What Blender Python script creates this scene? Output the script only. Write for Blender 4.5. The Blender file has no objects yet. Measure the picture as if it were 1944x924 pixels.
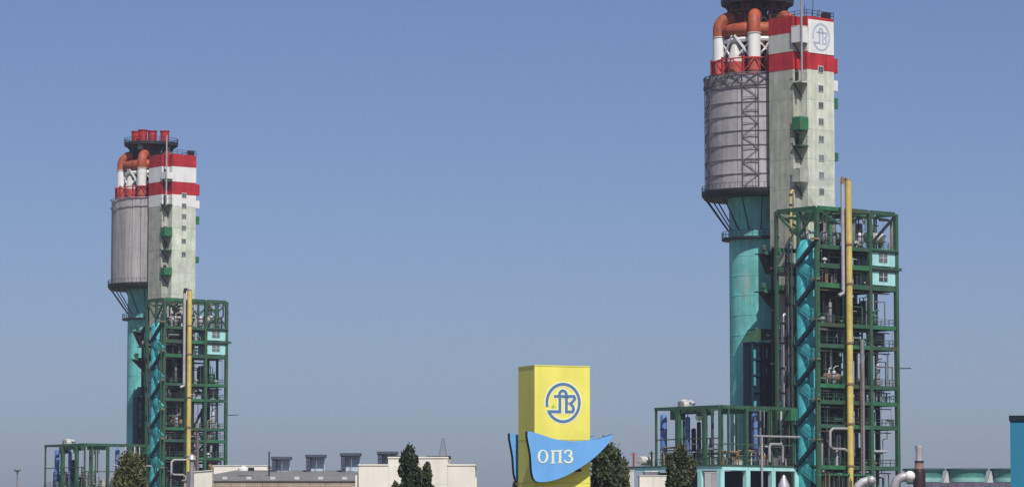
import bpy, math, random
import numpy as np
from mathutils import Vector, Matrix
R_ = math.radians
# ---------------------------------------------------------------- camera
F_PX, HOR, CX, CY, CAMZ = 6500.0, 1030.0, 972.0, 462.0, 2.0
PITCH = math.atan((HOR - CY) / F_PX)
scene = bpy.context.scene
COL = scene.collection
cam_d = bpy.data.cameras.new("camera"); cam = bpy.data.objects.new("camera", cam_d); COL.objects.link(cam)
cam_d.sensor_width = 36; cam_d.lens = 36 * F_PX / 1944.0
cam_d.clip_start = 1; cam_d.clip_end = 30000
cam.location = (0, 0, CAMZ); cam.rotation_euler = (math.pi / 2 + PITCH, 0, 0)
scene.camera = cam
# ---------------------------------------------------------------- sky and sun
SUN_EL, SUN_AZ = 51.0, 163.0        # azimuth clockwise from +Y (the view direction)
w = bpy.data.worlds.new("World"); scene.world = w; w.use_nodes = True
nt = w.node_tree; nt.nodes.clear()
sky = nt.nodes.new("ShaderNodeTexSky"); sky.sky_type = 'NISHITA'; sky.sun_disc = False
sky.sun_elevation = R_(SUN_EL); sky.sun_rotation = R_(SUN_AZ)
sky.air_density = 0.7; sky.dust_density = 1.0; sky.ozone_density = 5.0; sky.altitude = 0
bg = nt.nodes.new("ShaderNodeBackground"); bg.inputs[1].default_value = 0.086
out = nt.nodes.new("ShaderNodeOutputWorld")
wb = nt.nodes.new("ShaderNodeVectorMath"); wb.operation = 'MULTIPLY'; wb.inputs[1].default_value = (1.03, 0.955, 1.03)   # white balance
nt.links.new(sky.outputs[0], wb.inputs[0]); nt.links.new(wb.outputs[0], bg.inputs[0]); nt.links.new(bg.outputs[0], out.inputs[0])
sd = bpy.data.lights.new("sun", 'SUN'); sd.energy = 4.5; sd.angle = R_(0.5); sd.color = (1, 0.955, 0.88)
sun = bpy.data.objects.new("sun", sd); COL.objects.link(sun)
sv = Vector((math.sin(R_(SUN_AZ)) * math.cos(R_(SUN_EL)), math.cos(R_(SUN_AZ)) * math.cos(R_(SUN_EL)), math.sin(R_(SUN_EL))))
sun.rotation_euler = sv.to_track_quat('Z', 'Y').to_euler()
scene.view_settings.view_transform = 'Standard'; scene.view_settings.look = 'None'
scene.view_settings.exposure = 0.0; scene.view_settings.gamma = 1.0

# ---------------------------------------------------------------- measuring helpers
def ray(px, py):
    c, s = math.cos(PITCH), math.sin(PITCH); u = -(py - CY)
    return np.array([px - CX, c * F_PX - s * u, s * F_PX + c * u])
class Site:
    """a local frame standing on the ground: x = back-right, y = back-left, z = up"""
    def __init__(s, rot, X, Y, tag):
        a = R_(rot); s.rot = a; s.X = X; s.Y = Y; s.tag = tag
        s.M = np.array([[math.cos(a), -math.sin(a), 0], [math.sin(a), math.cos(a), 0], [0, 0, 1]]); s.T = np.array([X, Y, 0.0])
    def world(s, p): return Vector(s.M @ np.array(p, float) + s.T)
    def loc(s, px, py, ax, val):
        d = s.M.T @ ray(px, py); o = s.M.T @ (np.array([0, 0, CAMZ]) - s.T)
        t = (val - o[ax]) / d[ax]; return o + d * t
    def z(s, x, y, py):
        p = s.M @ np.array([x, y, 0.0]) + s.T; q = ray(CX, py)
        return CAMZ + q[2] / q[1] * p[1]
def site_at(px, depth, rot, tag=''):
    r = ray(px, HOR); return Site(rot, r[0] / r[1] * depth, depth, tag)

# ---------------------------------------------------------------- materials
MATS = {}
def mat(name, col, rough=0.6, metal=0.0, var=0.22, scale=0.6, streak=0.0, rust=0.0, rustcol=(0.16, 0.07, 0.035), bump=0.0, rnd=0.0, spec=0.4):
    if name in MATS: return MATS[name]
    m = bpy.data.materials.new(name); m.use_nodes = True; n = m.node_tree.nodes; l = m.node_tree.links
    b = n["Principled BSDF"]; b.inputs["Roughness"].default_value = rough; b.inputs["Metallic"].default_value = metal
    b.inputs["Specular IOR Level"].default_value = spec
    geo = n.new("ShaderNodeNewGeometry")
    nz = n.new("ShaderNodeTexNoise"); nz.inputs["Scale"].default_value = scale; nz.inputs["Detail"].default_value = 6; nz.inputs["Roughness"].default_value = 0.65
    l.new(geo.outputs["Position"], nz.inputs["Vector"])
    rmp = n.new("ShaderNodeMapRange"); rmp.inputs[1].default_value = 0.3; rmp.inputs[2].default_value = 0.7
    rmp.inputs[3].default_value = 1 - var; rmp.inputs[4].default_value = 1 + var * 0.6
    l.new(nz.outputs["Fac"], rmp.inputs[0])
    val = rmp.outputs[0]
    mp = n.new("ShaderNodeMapping"); mp.inputs["Scale"].default_value = (1.6, 1.6, 0.12); l.new(geo.outputs["Position"], mp.inputs[0])
    st = n.new("ShaderNodeTexNoise"); st.inputs["Scale"].default_value = 1.0; st.inputs["Detail"].default_value = 5; l.new(mp.outputs[0], st.inputs["Vector"])
    if streak:
        r2 = n.new("ShaderNodeMapRange"); r2.inputs[1].default_value = 0.38; r2.inputs[2].default_value = 0.66
        r2.inputs[3].default_value = 1.0; r2.inputs[4].default_value = 1 - streak
        l.new(st.outputs["Fac"], r2.inputs[0])
        mu = n.new("ShaderNodeMath"); mu.operation = 'MULTIPLY'; l.new(val, mu.inputs[0]); l.new(r2.outputs[0], mu.inputs[1]); val = mu.outputs[0]
    if rnd:
        oi = n.new("ShaderNodeObjectInfo"); r3 = n.new("ShaderNodeMapRange"); r3.inputs[3].default_value = 1 - rnd; r3.inputs[4].default_value = 1 + rnd * 0.5
        l.new(oi.outputs["Random"], r3.inputs[0])
        mu = n.new("ShaderNodeMath"); mu.operation = 'MULTIPLY'; l.new(val, mu.inputs[0]); l.new(r3.outputs[0], mu.inputs[1]); val = mu.outputs[0]
    vm = n.new("ShaderNodeVectorMath"); vm.operation = 'SCALE'; vm.inputs[0].default_value = col[:3]; l.new(val, vm.inputs["Scale"])
    colout = vm.outputs[0]
    if rust:
        mx = n.new("ShaderNodeMix"); mx.data_type = 'RGBA'
        n3 = n.new("ShaderNodeTexNoise"); n3.inputs["Scale"].default_value = 0.35; n3.inputs["Detail"].default_value = 7; n3.inputs["Roughness"].default_value = 0.7
        mp2 = n.new("ShaderNodeMapping"); mp2.inputs["Scale"].default_value = (1, 1, 0.35); l.new(geo.outputs["Position"], mp2.inputs[0]); l.new(mp2.outputs[0], n3.inputs["Vector"])
        r4 = n.new("ShaderNodeMapRange"); r4.inputs[1].default_value = 0.62 - rust * 0.25; r4.inputs[2].default_value = 0.78 - rust * 0.2; r4.inputs[4].default_value = 0.85
        l.new(n3.outputs["Fac"], r4.inputs[0]); l.new(r4.outputs[0], mx.inputs["Factor"])
        l.new(colout, mx.inputs["A"]); mx.inputs["B"].default_value = (*rustcol, 1); colout = mx.outputs["Result"]
    l.new(colout, b.inputs["Base Color"])
    if bump:
        bp = n.new("ShaderNodeBump"); bp.inputs["Strength"].default_value = bump; bp.inputs["Distance"].default_value = 0.1
        l.new(nz.outputs["Fac"], bp.inputs["Height"]); l.new(bp.outputs[0], b.inputs["Normal"])
    MATS[name] = m; return m
M_GREEN = mat("green steel paint", (0.034, 0.105, 0.060), 0.6, var=0.4, rust=0.35, rustcol=(0.09, 0.06, 0.035))
M_GREEN2 = mat("bright green paint", (0.03, 0.155, 0.07), 0.6, var=0.3, rust=0.1)
M_SLAB = mat("dark floor grating", (0.022, 0.022, 0.022), 0.8, var=0.3)
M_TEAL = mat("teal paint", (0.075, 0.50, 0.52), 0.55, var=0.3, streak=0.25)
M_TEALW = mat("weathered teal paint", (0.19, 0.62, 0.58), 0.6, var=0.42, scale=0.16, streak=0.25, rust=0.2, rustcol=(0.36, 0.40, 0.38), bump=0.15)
M_TEALDK = mat("shade-dark teal paint", (0.006, 0.035, 0.055), 0.6, var=0.3)  # teal darkened with the shade under the stair flights
M_PTEAL = mat("pale teal paint", (0.42, 0.78, 0.76), 0.6, var=0.12, streak=0.12, rnd=0.1)
M_NAVY = mat("shade-dark navy cladding", (0.005, 0.014, 0.03), 0.6, var=0.4)  # navy with the shade of the recess put into the colour
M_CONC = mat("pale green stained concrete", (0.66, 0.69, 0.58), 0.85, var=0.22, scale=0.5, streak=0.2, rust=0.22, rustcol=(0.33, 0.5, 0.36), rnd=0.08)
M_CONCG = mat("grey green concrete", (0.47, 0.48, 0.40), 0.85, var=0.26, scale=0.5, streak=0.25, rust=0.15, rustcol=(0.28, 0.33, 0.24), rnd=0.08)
M_RED = mat("red paint", (0.50, 0.025, 0.034), 0.6, var=0.3, streak=0.3, rnd=0.08)
M_WHITE = mat("white paint", (0.78, 0.78, 0.76), 0.6, var=0.08, streak=0.1)
M_WHITEG = mat("dirty white paint", (0.56, 0.56, 0.52), 0.7, var=0.12, streak=0.15)
M_ORANGE = mat("orange red paint", (0.44, 0.10, 0.045), 0.6, var=0.35, streak=0.35)
M_PINKRED = mat("faded red paint", (0.50, 0.10, 0.08), 0.6, var=0.2, streak=0.2)
M_MAROON = mat("dark maroon steel", (0.13, 0.032, 0.03), 0.7, var=0.45)
M_DARK = mat("dark steel", (0.02, 0.02, 0.026), 0.6, var=0.4)
M_BROWN = mat("shade-dark brown steel", (0.020, 0.014, 0.016), 0.7, var=0.4)  # near-black brown, the shade inside the bays put into the colour
M_CLAD = mat("grey metal cladding", (0.45, 0.42, 0.44), 0.6, 0.1, var=0.2, streak=0.2, rnd=0.14, rust=0.05, rustcol=(0.2, 0.15, 0.13))
M_CLADL = mat("grey metal cladding far", (0.44, 0.42, 0.42), 0.6, 0.1, var=0.14, streak=0.3, rnd=0.16, rust=0.05, rustcol=(0.2, 0.15, 0.13))
M_LATT = mat("lattice steel", (0.13, 0.115, 0.125), 0.6, var=0.3)
M_SILV = mat("silver pipe lagging", (0.50, 0.48, 0.50), 0.45, 0.35, var=0.2, rnd=0.25)
M_GREYP = mat("grey pipe", (0.24, 0.22, 0.24), 0.5, 0.2, var=0.3, rnd=0.3)
M_YEL = mat("yellow pipe paint", (0.66, 0.52, 0.15), 0.5, var=0.2, streak=0.25, rust=0.1)
M_BLUE = mat("blue vessel paint", (0.09, 0.19, 0.46), 0.5, var=0.2)
M_GLASS = mat("window glass", (0.12, 0.15, 0.16), 0.15, 0.0, rnd=0.7, var=0.3, spec=0.6)
M_RAIL = mat("rail steel", (0.04, 0.10, 0.06), 0.6)
M_OCHRE = mat("ochre rusty steel", (0.26, 0.17, 0.09), 0.7, var=0.35)

# ---------------------------------------------------------------- mesh helpers
class MB:
    def __init__(s): s.v = []; s.f = []; s.mi = []
    def add(s, vs, fs, mi=0):
        o = len(s.v); s.v += [tuple(map(float, p)) for p in vs]; s.f += [tuple(i + o for i in f) for f in fs]; s.mi += [mi] * len(fs); return s
    def box(s, x0, x1, y0, y1, z0, z1, mi=0):
        return s.add([(x0, y0, z0), (x1, y0, z0), (x1, y1, z0), (x0, y1, z0), (x0, y0, z1), (x1, y0, z1), (x1, y1, z1), (x0, y1, z1)],
                     [(0, 3, 2, 1), (4, 5, 6, 7), (0, 1, 5, 4), (1, 2, 6, 5), (2, 3, 7, 6), (3, 0, 4, 7)], mi)
    def bar(s, p, q, w, h=None, mi=0):
        h = h or w; p = Vector(p); q = Vector(q); d = (q - p).normalized()
        a = d.cross(Vector((0, 0, 1)))
        if a.length < 1e-3: a = Vector((1, 0, 0))
        a.normalize(); b = a.cross(d).normalized(); a *= w / 2; b *= h / 2
        return s.add([p - a - b, p + a - b, p + a + b, p - a + b, q - a - b, q + a - b, q + a + b, q - a + b],
                     [(0, 1, 2, 3), (7, 6, 5, 4), (0, 4, 5, 1), (1, 5, 6, 2), (2, 6, 7, 3), (3, 7, 4, 0)], mi)
    def tube(s, pts, r, n=10, mi=0, cap=True):
        pts = [Vector(p) for p in pts]; m = len(pts); rs = r if isinstance(r, (list, tuple)) else [r] * m
        o = len(s.v); prev = None
        for i, p in enumerate(pts):
            d = (pts[min(i + 1, m - 1)] - pts[max(i - 1, 0)]).normalized()
            if prev is None:
                a = d.cross(Vector((0, 0, 1)))
                if a.length < 1e-3: a = Vector((1, 0, 0))
            else: a = prev - d * prev.dot(d)
            a.normalize(); prev = a; b = d.cross(a)
            for k in range(n):
                t = 2 * math.pi * k / n; s.v.append(tuple(p + (a * math.cos(t) + b * math.sin(t)) * rs[i]))
        for i in range(m - 1):
            for k in range(n):
                k2 = (k + 1) % n; s.f.append((o + i * n + k, o + i * n + k2, o + (i + 1) * n + k2, o + (i + 1) * n + k)); s.mi.append(mi)
        if cap:
            s.f.append(tuple(o + k for k in range(n))[::-1]); s.f.append(tuple(o + (m - 1) * n + k for k in range(n))); s.mi += [mi, mi]
        return s
    def lathe(s, prof, c=(0, 0), n=32, mi=0, capb=True, capt=True):
        o = len(s.v)
        for r, z in prof:
            for k in range(n):
                t = 2 * math.pi * k / n; s.v.append((c[0] + r * math.cos(t), c[1] + r * math.sin(t), z))
        for i in range(len(prof) - 1):
            for k in range(n):
                k2 = (k + 1) % n; s.f.append((o + i * n + k, o + i * n + k2, o + (i + 1) * n + k2, o + (i + 1) * n + k)); s.mi.append(mi)
        if capb: s.f.append(tuple(o + k for k in range(n))[::-1]); s.mi.append(mi)
        if capt: e = o + (len(prof) - 1) * n; s.f.append(tuple(e + k for k in range(n))); s.mi.append(mi)
        return s
    def prism(s, poly, to3, d0, d1, mi=0):
        """poly (u,v) points; to3(u,v,d) -> point; a plate from depth d0 to d1, its rim in material mi+1 when given as a tuple"""
        n = len(poly); fm, rm = mi if isinstance(mi, tuple) else (mi, mi)
        vs = [to3(u, v, d0) for u, v in poly] + [to3(u, v, d1) for u, v in poly]
        o = len(s.v); s.v += [tuple(map(float, p)) for p in vs]
        s.f.append(tuple(o + i for i in range(n))); s.f.append(tuple(o + n + i for i in range(n))[::-1]); s.mi += [fm, rm]
        for i in range(n):
            j = (i + 1) % n; s.f.append((o + i, o + n + i, o + n + j, o + j)); s.mi.append(rm)
        return s
    def mesh(s, name, mats, off=(0, 0, 0), smooth=True):
        me = bpy.data.meshes.new(name)
        me.from_pydata([(a - off[0], b - off[1], c - off[2]) for a, b, c in s.v], [], s.f)
        mats = mats if isinstance(mats, (list, tuple)) else [mats]
        for m in mats: me.materials.append(m)
        me.polygons.foreach_set("material_index", s.mi)
        me.validate(); me.update()
        if smooth:
            me.shade_smooth(); me.set_sharp_from_angle(angle=R_(35))
        return me
def link(name, me, parent=None, loc=(0, 0, 0), rz=0):
    o = bpy.data.objects.new(name, me); COL.objects.link(o)
    if parent: o.parent = parent
    o.location = loc; o.rotation_euler = (0, 0, rz); return o
def tag(o, label=None, cat=None, group=None, kind=None):
    if label: o["label"] = label
    if cat: o["category"] = cat
    if group: o["group"] = group
    if kind: o["kind"] = kind
    return o
class Thing:
    """an Empty at the thing's base; parts are given in the site's coordinates"""
    def __init__(s, site, name, label, cat, origin, group=None):
        s.site = site; s.o = tuple(origin)
        e = bpy.data.objects.new(name, None); COL.objects.link(e); e.empty_display_size = 1
        e.location = site.world(s.o); e.rotation_euler = (0, 0, site.rot)
        tag(e, label, cat, group); s.e = e
    def part(s, name, mb, m, parent=None, label=None, kind=None):
        o = link(name, mb.mesh(name, m, s.o), parent or s.e)
        if label: o["label"] = label
        if kind: o["kind"] = kind
        return o
    def piece(s, name, me, loc, rz=0, parent=None):   # shared mesh
        return link(name, me, parent or s.e, (loc[0] - s.o[0], loc[1] - s.o[1], loc[2] - s.o[2]), rz)
def single(site, name, label, cat, mb, m, origin, group=None, kind=None):
    o = link(name, mb.mesh(name, m, origin), None, site.world(origin), site.rot)
    return tag(o, label, cat, group, kind)
def struct(name, mb, m, kind='structure'):
    return tag(link(name, mb.mesh(name, m)), kind=kind)

# ---------------------------------------------------------------- ground
M_GND = mat("dry ground", (0.16, 0.14, 0.09), 0.95, var=0.4, scale=0.05)
struct("ground", MB().add([(-3500, -600, 0), (3500, -600, 0), (3500, 6000, 0), (-3500, 6000, 0)], [(0, 1, 2, 3)]), M_GND)

# ---------------------------------------------------------------- the twin plants
SR = site_at(1555, 540, 40, 'nearer')
SL = Site(37.5, -75.7, 744, 'farther')
_fc = SR.M.T @ np.array([-(1440 - CX) / F_PX, -1, 0]); FC = _fc / np.linalg.norm(_fc)     # towards the viewer, in plant coordinates
RT = np.array([-FC[1], FC[0], 0])
FL = SR.loc(1473, 400, 0, 0)[1]; W = SR.loc(1700, 400, 1, 0)[0]
YS = FL + 0.4
XS = SR.loc(1532, 129, 1, YS)[0]; XE = SR.loc(1583, 129, 1, YS)[0]
Y1 = SR.loc(1519, 129, 0, XS)[1]; XA = SR.loc(1505, 129, 1, Y1)[0]; YB = SR.loc(1460, 129, 0, XA)[1]
PX = 540 / F_PX * 1.04                                                                  # metres per pixel at the drum
RD = 101 * PX; YC = YB + RD * 0.97; XC = SR.loc(1440, 360, 1, YC)[0]
def zd(py): return SR.z(XC, YC, py)
def zs(py): return SR.z(XS, YS, py)
def zf(py): return SR.z(0, 0, py)
def ring(a, r, z):       # a in degrees from the viewer's side, positive to the right
    t = R_(a); p = np.array([XC, YC, 0]) + r * (math.cos(t) * FC + math.sin(t) * RT); return (p[0], p[1], z)
A0 = math.atan2(FC[1], FC[0])
def put_windows(T, parent, wins, face_y, w_, h_, mwall):
    for (xc, zc) in wins:
        f = T.part('window', MB().box(xc - w_ / 2 - .12, xc + w_ / 2 + .12, face_y - .06, face_y + .1, zc - h_ / 2 - .12, zc + h_ / 2 + .12), M_WHITEG, parent)
        mb = MB(); mb.box(xc - w_ / 2, xc - .04, face_y - .09, face_y - .02, zc - h_ / 2, zc + h_ / 2); mb.box(xc + .04, xc + w_ / 2, face_y - .09, face_y - .02, zc - h_ / 2, zc + h_ / 2)
        if parent is None: T.part('pane', mb, M_GLASS, f)
        else: T.part('pane', mb, M_GLASS, parent)

def logo_strokes():
    """the emblem's strokes in measured units (0..973 across, 0..924 down)"""
    cx, cy, rx, ry = 475, 475, 300, 345; s = []
    arc = []
    for k in range(0, 41):
        t = R_(191 - k * 344 / 40)          # from the left end over the top to the bottom left
        arc.append((cx + rx * math.cos(t), cy - ry * math.sin(t)))
    s.append(arc)
    s.append([(185, 632), (415, 640), (415, 355)])
    s.append([(308, 355), (675, 355), (692, 400), (660, 445), (612, 490), (660, 550), (668, 600), (650, 640), (535, 640), (535, 355)])
    s.append([(405, 350)] + [(470 + 66 * math.cos(R_(a)), 340 - 90 * math.sin(R_(a))) for a in range(170, 9, -20)] + [(537, 350)])
    return s
def stroke(mb, pts, w_, to3, d0, d1, mi=0):
    P = [Vector((a, b)) for a, b in pts]; L = []; Rr = []
    for i, p in enumerate(P):
        d1_ = (P[i] - P[i - 1]).normalized() if i else (P[1] - P[0]).normalized()
        d2_ = (P[i + 1] - P[i]).normalized() if i < len(P) - 1 else d1_
        t = (d1_ + d2_).normalized(); nrm = Vector((-t.y, t.x)); k = w_ / 2 / max(0.5, nrm.dot(Vector((-d1_.y, d1_.x))))
        L.append(p + nrm * k); Rr.append(p - nrm * k)
    for i in range(len(P) - 1):
        mb.prism([tuple(L[i]), tuple(Rr[i]), tuple(Rr[i + 1]), tuple(L[i + 1])], to3, d0, d1, mi)

def make_plant(S, far):
    rng = random.Random(11 if far else 7)
    which = 'left plant' if far else 'right plant'
    shl = 0.6 if far else 0.0
    # ============ prilling tower
    T = Thing(S, 'prilling_tower', ('farther prilling tower at left, teal stem under a plain ribbed grey drum and red-white ducts' if far else
              'nearer prilling tower at right, teal stem under a grey panelled drum laced with dark lattice'), 'tower', (XC, YC, 0), 'twin prilling towers')
    RS = 57 * PX
    zt, zb = zd(152), zd(366)
    T.part('stem', MB().lathe([(RS, 0), (RS, zd(452)), (RS * 1.0, zd(400)), (RS * 1.05, zb)], (XC, YC), 48), M_TEALW)
    for q in range(1, 16):
        zz = zd(452) * q / 16; T.part('weld_ring', MB().lathe([(RS, zz), (RS + .035, zz + .02), (RS + .035, zz + .1), (RS, zz + .12)], (XC, YC), 48, capb=False, capt=False), M_TEALW)
    mb = MB()
    mb.lathe([(RS + .05, zd(458)), (RS + 1.25, zd(457)), (RS + 1.25, zd(453)), (RS + .05, zd(453))], (XC, YC), 40)
    T.part('ring_walkway', mb, M_DARK)
    mb = MB()
    for k in range(40):
        a = k * 9; mb.bar(ring(a, RS + 1.2, zd(453)), ring(a, RS + 1.2, zd(453) + 1.0), .06)
        for h in (.5, 1.0): mb.bar(ring(a, RS + 1.2, zd(453) + h), ring(a + 9, RS + 1.2, zd(453) + h), .06)
    T.part('railing', mb, M_DARK, kind='stuff')
    core = MB().lathe([(RS, zb - .02), (RD * .985, zb), (RD * .985, zt), (RD * .3, zt + .6)], (XC, YC), 54)
    T.part('drum', core, M_LATT)
    # collar under the drum, radial struts to the stem
    T.part('collar', MB().lathe([(RS + .1, zb - 1.1), (RD + .3, zb - 1.2), (RD + .75, zb - .55), (RD + .75, zb), (RD - .1, zb + .1)], (XC, YC), 54), M_DARK)
    for k in range(16):
        a = k * 22.5 + 4
        T.part('strut', MB().bar(ring(a, RD + .3, zb - .9), ring(a, RS + .1, zd(440)), .17), M_DARK)
    mb = MB()
    for k in range(60):
        a = k * 6; mb.bar(ring(a, RD + .7, zb), ring(a, RD + .7, zb + .9), .05); mb.bar(ring(a, RD + .7, zb + .9), ring(a + 6, RD + .7, zb + .9), .05)
    T.part('railing', mb, M_DARK, kind='stuff')
    # cladding panels
    nseg, nrow = (27, 1) if far else (18, 8)
    da = 360 / nseg; h = (zt - zb) / nrow; ns = 4
    mb = MB()
    for r_, g in ((RD, 1),):
        P = []
        for i in range(ns + 1):
            a = R_(-da / 2 + .35 + (da - .7) * i / ns)
            for z_ in (.06, h - .06):
                rr = RD + (.05 if far and i % 2 else 0)
                P += [(rr * math.cos(a), rr * math.sin(a), z_)]
        n = len(P); Q = [(x * .99, y * .99, z) for x, y, z in P]
        fs = []
        for i in range(ns):
            a, b, c, d = 2 * i, 2 * i + 2, 2 * i + 3, 2 * i + 1
            fs.append((a, b, c, d)); fs.append((a, a + n, b + n, b)); fs.append((d, c, c + n, d + n))
        fs.append((0, 1, 1 + n, n)); e = 2 * ns; fs.append((e, e + n, e + 1 + n, e + 1))
        mb.add(P + Q, fs)
    pm = mb.mesh('cladding_panel', M_CLADL if far else M_CLAD)
    for j in range(nrow):
        for k in range(nseg):
            T.piece('cladding_panel', pm, (XC, YC, zb + j * h), A0 + R_(k * da + da * .35))
    if not far:
        for k in range(0, 18, 3):      # ladders of lattice steel up the drum
            mb = MB(); a = k * 20 - 68 + (0 if k else -2); r1 = RD + .28; wd = 8.5
            for q in (-wd, wd): mb.bar(ring(a + q, r1, zb + .2), ring(a + q, r1, zt + .3), .1)
            nz_ = 9; hh = (zt - zb) / nz_
            for j in range(nz_):
                z0 = zb + .2 + j * hh; mb.bar(ring(a - wd, r1, z0), ring(a + wd, r1, z0), .10)
                if j % 2 == 0: mb.bar(ring(a - wd, r1, z0), ring(a + wd, r1, z0 + hh), .08)
                else: mb.bar(ring(a + wd, r1, z0), ring(a - wd, r1, z0 + hh), .10)
            T.part('lattice_strip', mb, M_LATT)
        for j in range(1, 8):
            mb = MB(); r1 = RD + .1
            for k in range(36): mb.bar(ring(k * 10, r1, zb + j * h), ring(k * 10 + 10, r1, zb + j * h), .1)
            T.part('hoop', mb, M_LATT)
    if far:
        for zz_ in (zt - 1.7, zt + .15):
            mb = MB()
            for k in range(24): mb.bar(ring(k * 15, RD + .3, zz_), ring(k * 15 + 15, RD + .3, zz_), .14)
            T.part('hoop', mb, M_CLADL)
    mb = MB(); r1 = RD + .3; zz0, zz1 = zt - 1.7, zt + .15      # X-braced rim
    for k in range(24):
        a = k * 15
        mb.bar(ring(a, r1, zz1), ring(a + 15, r1, zz1), .14); mb.bar(ring(a, r1, zz0), ring(a + 15, r1, zz0), .12)
        if not far:
            mb.bar(ring(a, r1, zz0), ring(a + 15, r1, zz1), .15); mb.bar(ring(a, r1, zz1), ring(a + 15, r1, zz0), .15)
    if not far: T.part('rim_lattice', mb, M_LATT)
    # head: ducts, header ring, core, deck, stacks
    rdct = 12.3 * PX; rr = 76 * PX
    zr, zw, zo, ztop = zd(150), zd(121), zd(75), zd(46)
    for a in (-76, -5, 62, 128, 192):
        D = T.part('duct', MB().tube([ring(a, rr, zr - .5), ring(a, rr, zw)], rdct, 18), M_PINKRED if not far else M_PINKRED)
        T.part('duct_middle', MB().tube([ring(a, rr, zw), ring(a, rr, zo)], rdct * 1.01, 18), M_WHITE, D)
        pts = [ring(a, rr, zo)]; Rb = 24 * PX
        zc_ = ztop - Rb * .6
        for q in range(0, 100, 12):
            t = R_(q); pts.append(ring(a, rr - Rb + Rb * math.cos(t), zc_ + Rb * math.sin(t)))
        pts.append(ring(a, 28 * PX, ztop - .2))
        T.part('duct_elbow', MB().tube(pts, rdct, 18), M_ORANGE, D)
        pf = ring(a, rr, 0)
        for zq in (zr + .5, zw, zo): T.part('duct_flange', MB().lathe([(rdct, zq), (rdct + .12, zq), (rdct + .12, zq + .16), (rdct, zq + .16)], (pf[0], pf[1]), 18), M_WHITEG if zq == zo else M_PINKRED, D)
        for q, zq, mm in ((-33, zo + .2, M_WHITE), (33, zo + .2, M_WHITE)):
            mb = MB(); mb.bar(ring(a, rr - .2, zw - .6), ring(a + q, rr - .4, zo), .32); mb.bar(ring(a + q, rr - .4, zw), ring(a, rr - .2, zo - .3), .22)
            T.part('brace', mb, mm)
    mb = MB(); n = 36
    mb.tube([ring(k * 10, 62 * PX, zd(64)) for k in range(n + 1)], 1.15, 12)
    T.part('header_duct', mb, M_ORANGE)
    mb = MB(); mb.tube([ring(k * 10, 66 * PX, zd(83)) for k in range(n + 1)], .45, 8)
    T.part('header_pipe', mb, M_WHITE)
    for a in (-42, 28, 95, 160, -110):
        mb = MB(); mb.tube([ring(a, 62 * PX, zr - .5), ring(a, 62 * PX, zw - .3)], [1.3, 1.5], 14); D = T.part('hopper', mb, M_PINKRED)
        T.part('hopper_top', MB().tube([ring(a, 62 * PX, zw - .3), ring(a, 62 * PX, zd(95)), ring(a, 52 * PX, zd(86))], [1.5, .8, .7], 14), M_WHITEG, D)
    for k in range(12):
        a = k * 30 + 12
        mb = MB().bar(ring(a, RD * .9, zr - .3), ring(a, RD * .9, zw + .4), .3)
        mb.bar(ring(a, RD * .9, zw), ring(a + 30, RD * .9, zw), .2)
        mb.bar(ring(a, RD * .9, zr + .2), ring(a + 15, RD * .9, zw), .16); mb.bar(ring(a + 15, RD * .9, zw), ring(a + 30, RD * .9, zr + .2), .16)
        T.part('red_rail', mb, M_RED)
    # dark inner core and its lattice
    cr = 40 * PX
    T.part('core', MB().lathe([(cr * .6, zr - .5), (cr * .6, zd(60)), (cr * .5, zd(40)), (cr * .45, zd(12))], (XC, YC), 24), M_MAROON)
    zdk = zd(7)
    rdk = 70 * PX
    for k in range(12):
        a = k * 30
        mb = MB(); mb.bar(ring(a, cr * 1.15, zd(66)), ring(a, cr * 1.25, zdk), .3); mb.bar(ring(a, rdk * .72, zd(26)), ring(a, rdk * .93, zdk - .3), .22)
        mb.bar(ring(a, cr * 1.2, zd(55)), ring(a + 30, cr * 1.2, zd(20)), .22); mb.bar(ring(a + 30, cr * 1.2, zd(55)), ring(a, cr * 1.2, zd(20)), .22)
        mb.bar(ring(a, rdk * .8, zd(25)), ring(a, rdk * .8, zdk), .28); mb.bar(ring(a, cr, zd(25)), ring(a, rdk * .8, zd(25)), .25)
        mb.bar(ring(a, rdk * .8, zd(25)), ring(a + 30, rdk * .8, zd(25)), .22)
        T.part('core_frame', mb, M_MAROON if not far and k % 3 else M_DARK)
    for a in (-70, -38, -12, 22, 55, 110, 170, 230):     # risers up to the stacks
        T.part('riser', MB().tube([ring(a, cr * .75, zd(62)), ring(a, cr * .75, zd(30)), ring(a, cr * .95, zdk - .2)], .42, 8), rng.choice([M_MAROON, M_PINKRED, M_BROWN]))
        T.part('small_box', MB().box(*(lambda p: (p[0] - .5, p[0] + .5, p[1] - .5, p[1] + .5))(ring(a + 15, cr * 1.2, 0)), zd(24), zd(24) + 1.1), rng.choice([M_DARK, M_WHITEG, M_MAROON]))
    T.part('deck', MB().lathe([(cr * .5, zdk - .2), (rdk, zdk - .35), (rdk, zdk + .35), (cr * .5, zdk + .35)], (XC, YC), 36), M_DARK)
    mb = MB()
    for k in range(36):
        a = k * 10; mb.bar(ring(a, rdk, zdk), ring(a, rdk, zdk + 1.3), .07)
        for hh in (.7, 1.3): mb.bar(ring(a, rdk, zdk + hh), ring(a + 10, rdk, zdk + hh), .07)
    T.part('railing', mb, M_DARK, kind='stuff')
    for a, rs_ in ((-82, 40), (-22, 38), (25, 14), (80, 38)):
        p = ring(a, rs_ * PX, 0)
        mb = MB().lathe([(1.0, zdk + .2), (1.0, zdk + 2.9), (1.15, zdk + 2.9), (1.15, zdk + 3.1), (.85, zdk + 3.1), (.85, zdk + 2)], (p[0], p[1]), 16, capt=False)
        T.part('stack', mb, M_RED)
    # ============ lift shaft
    ztop_ = zs(30) + shl
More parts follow.
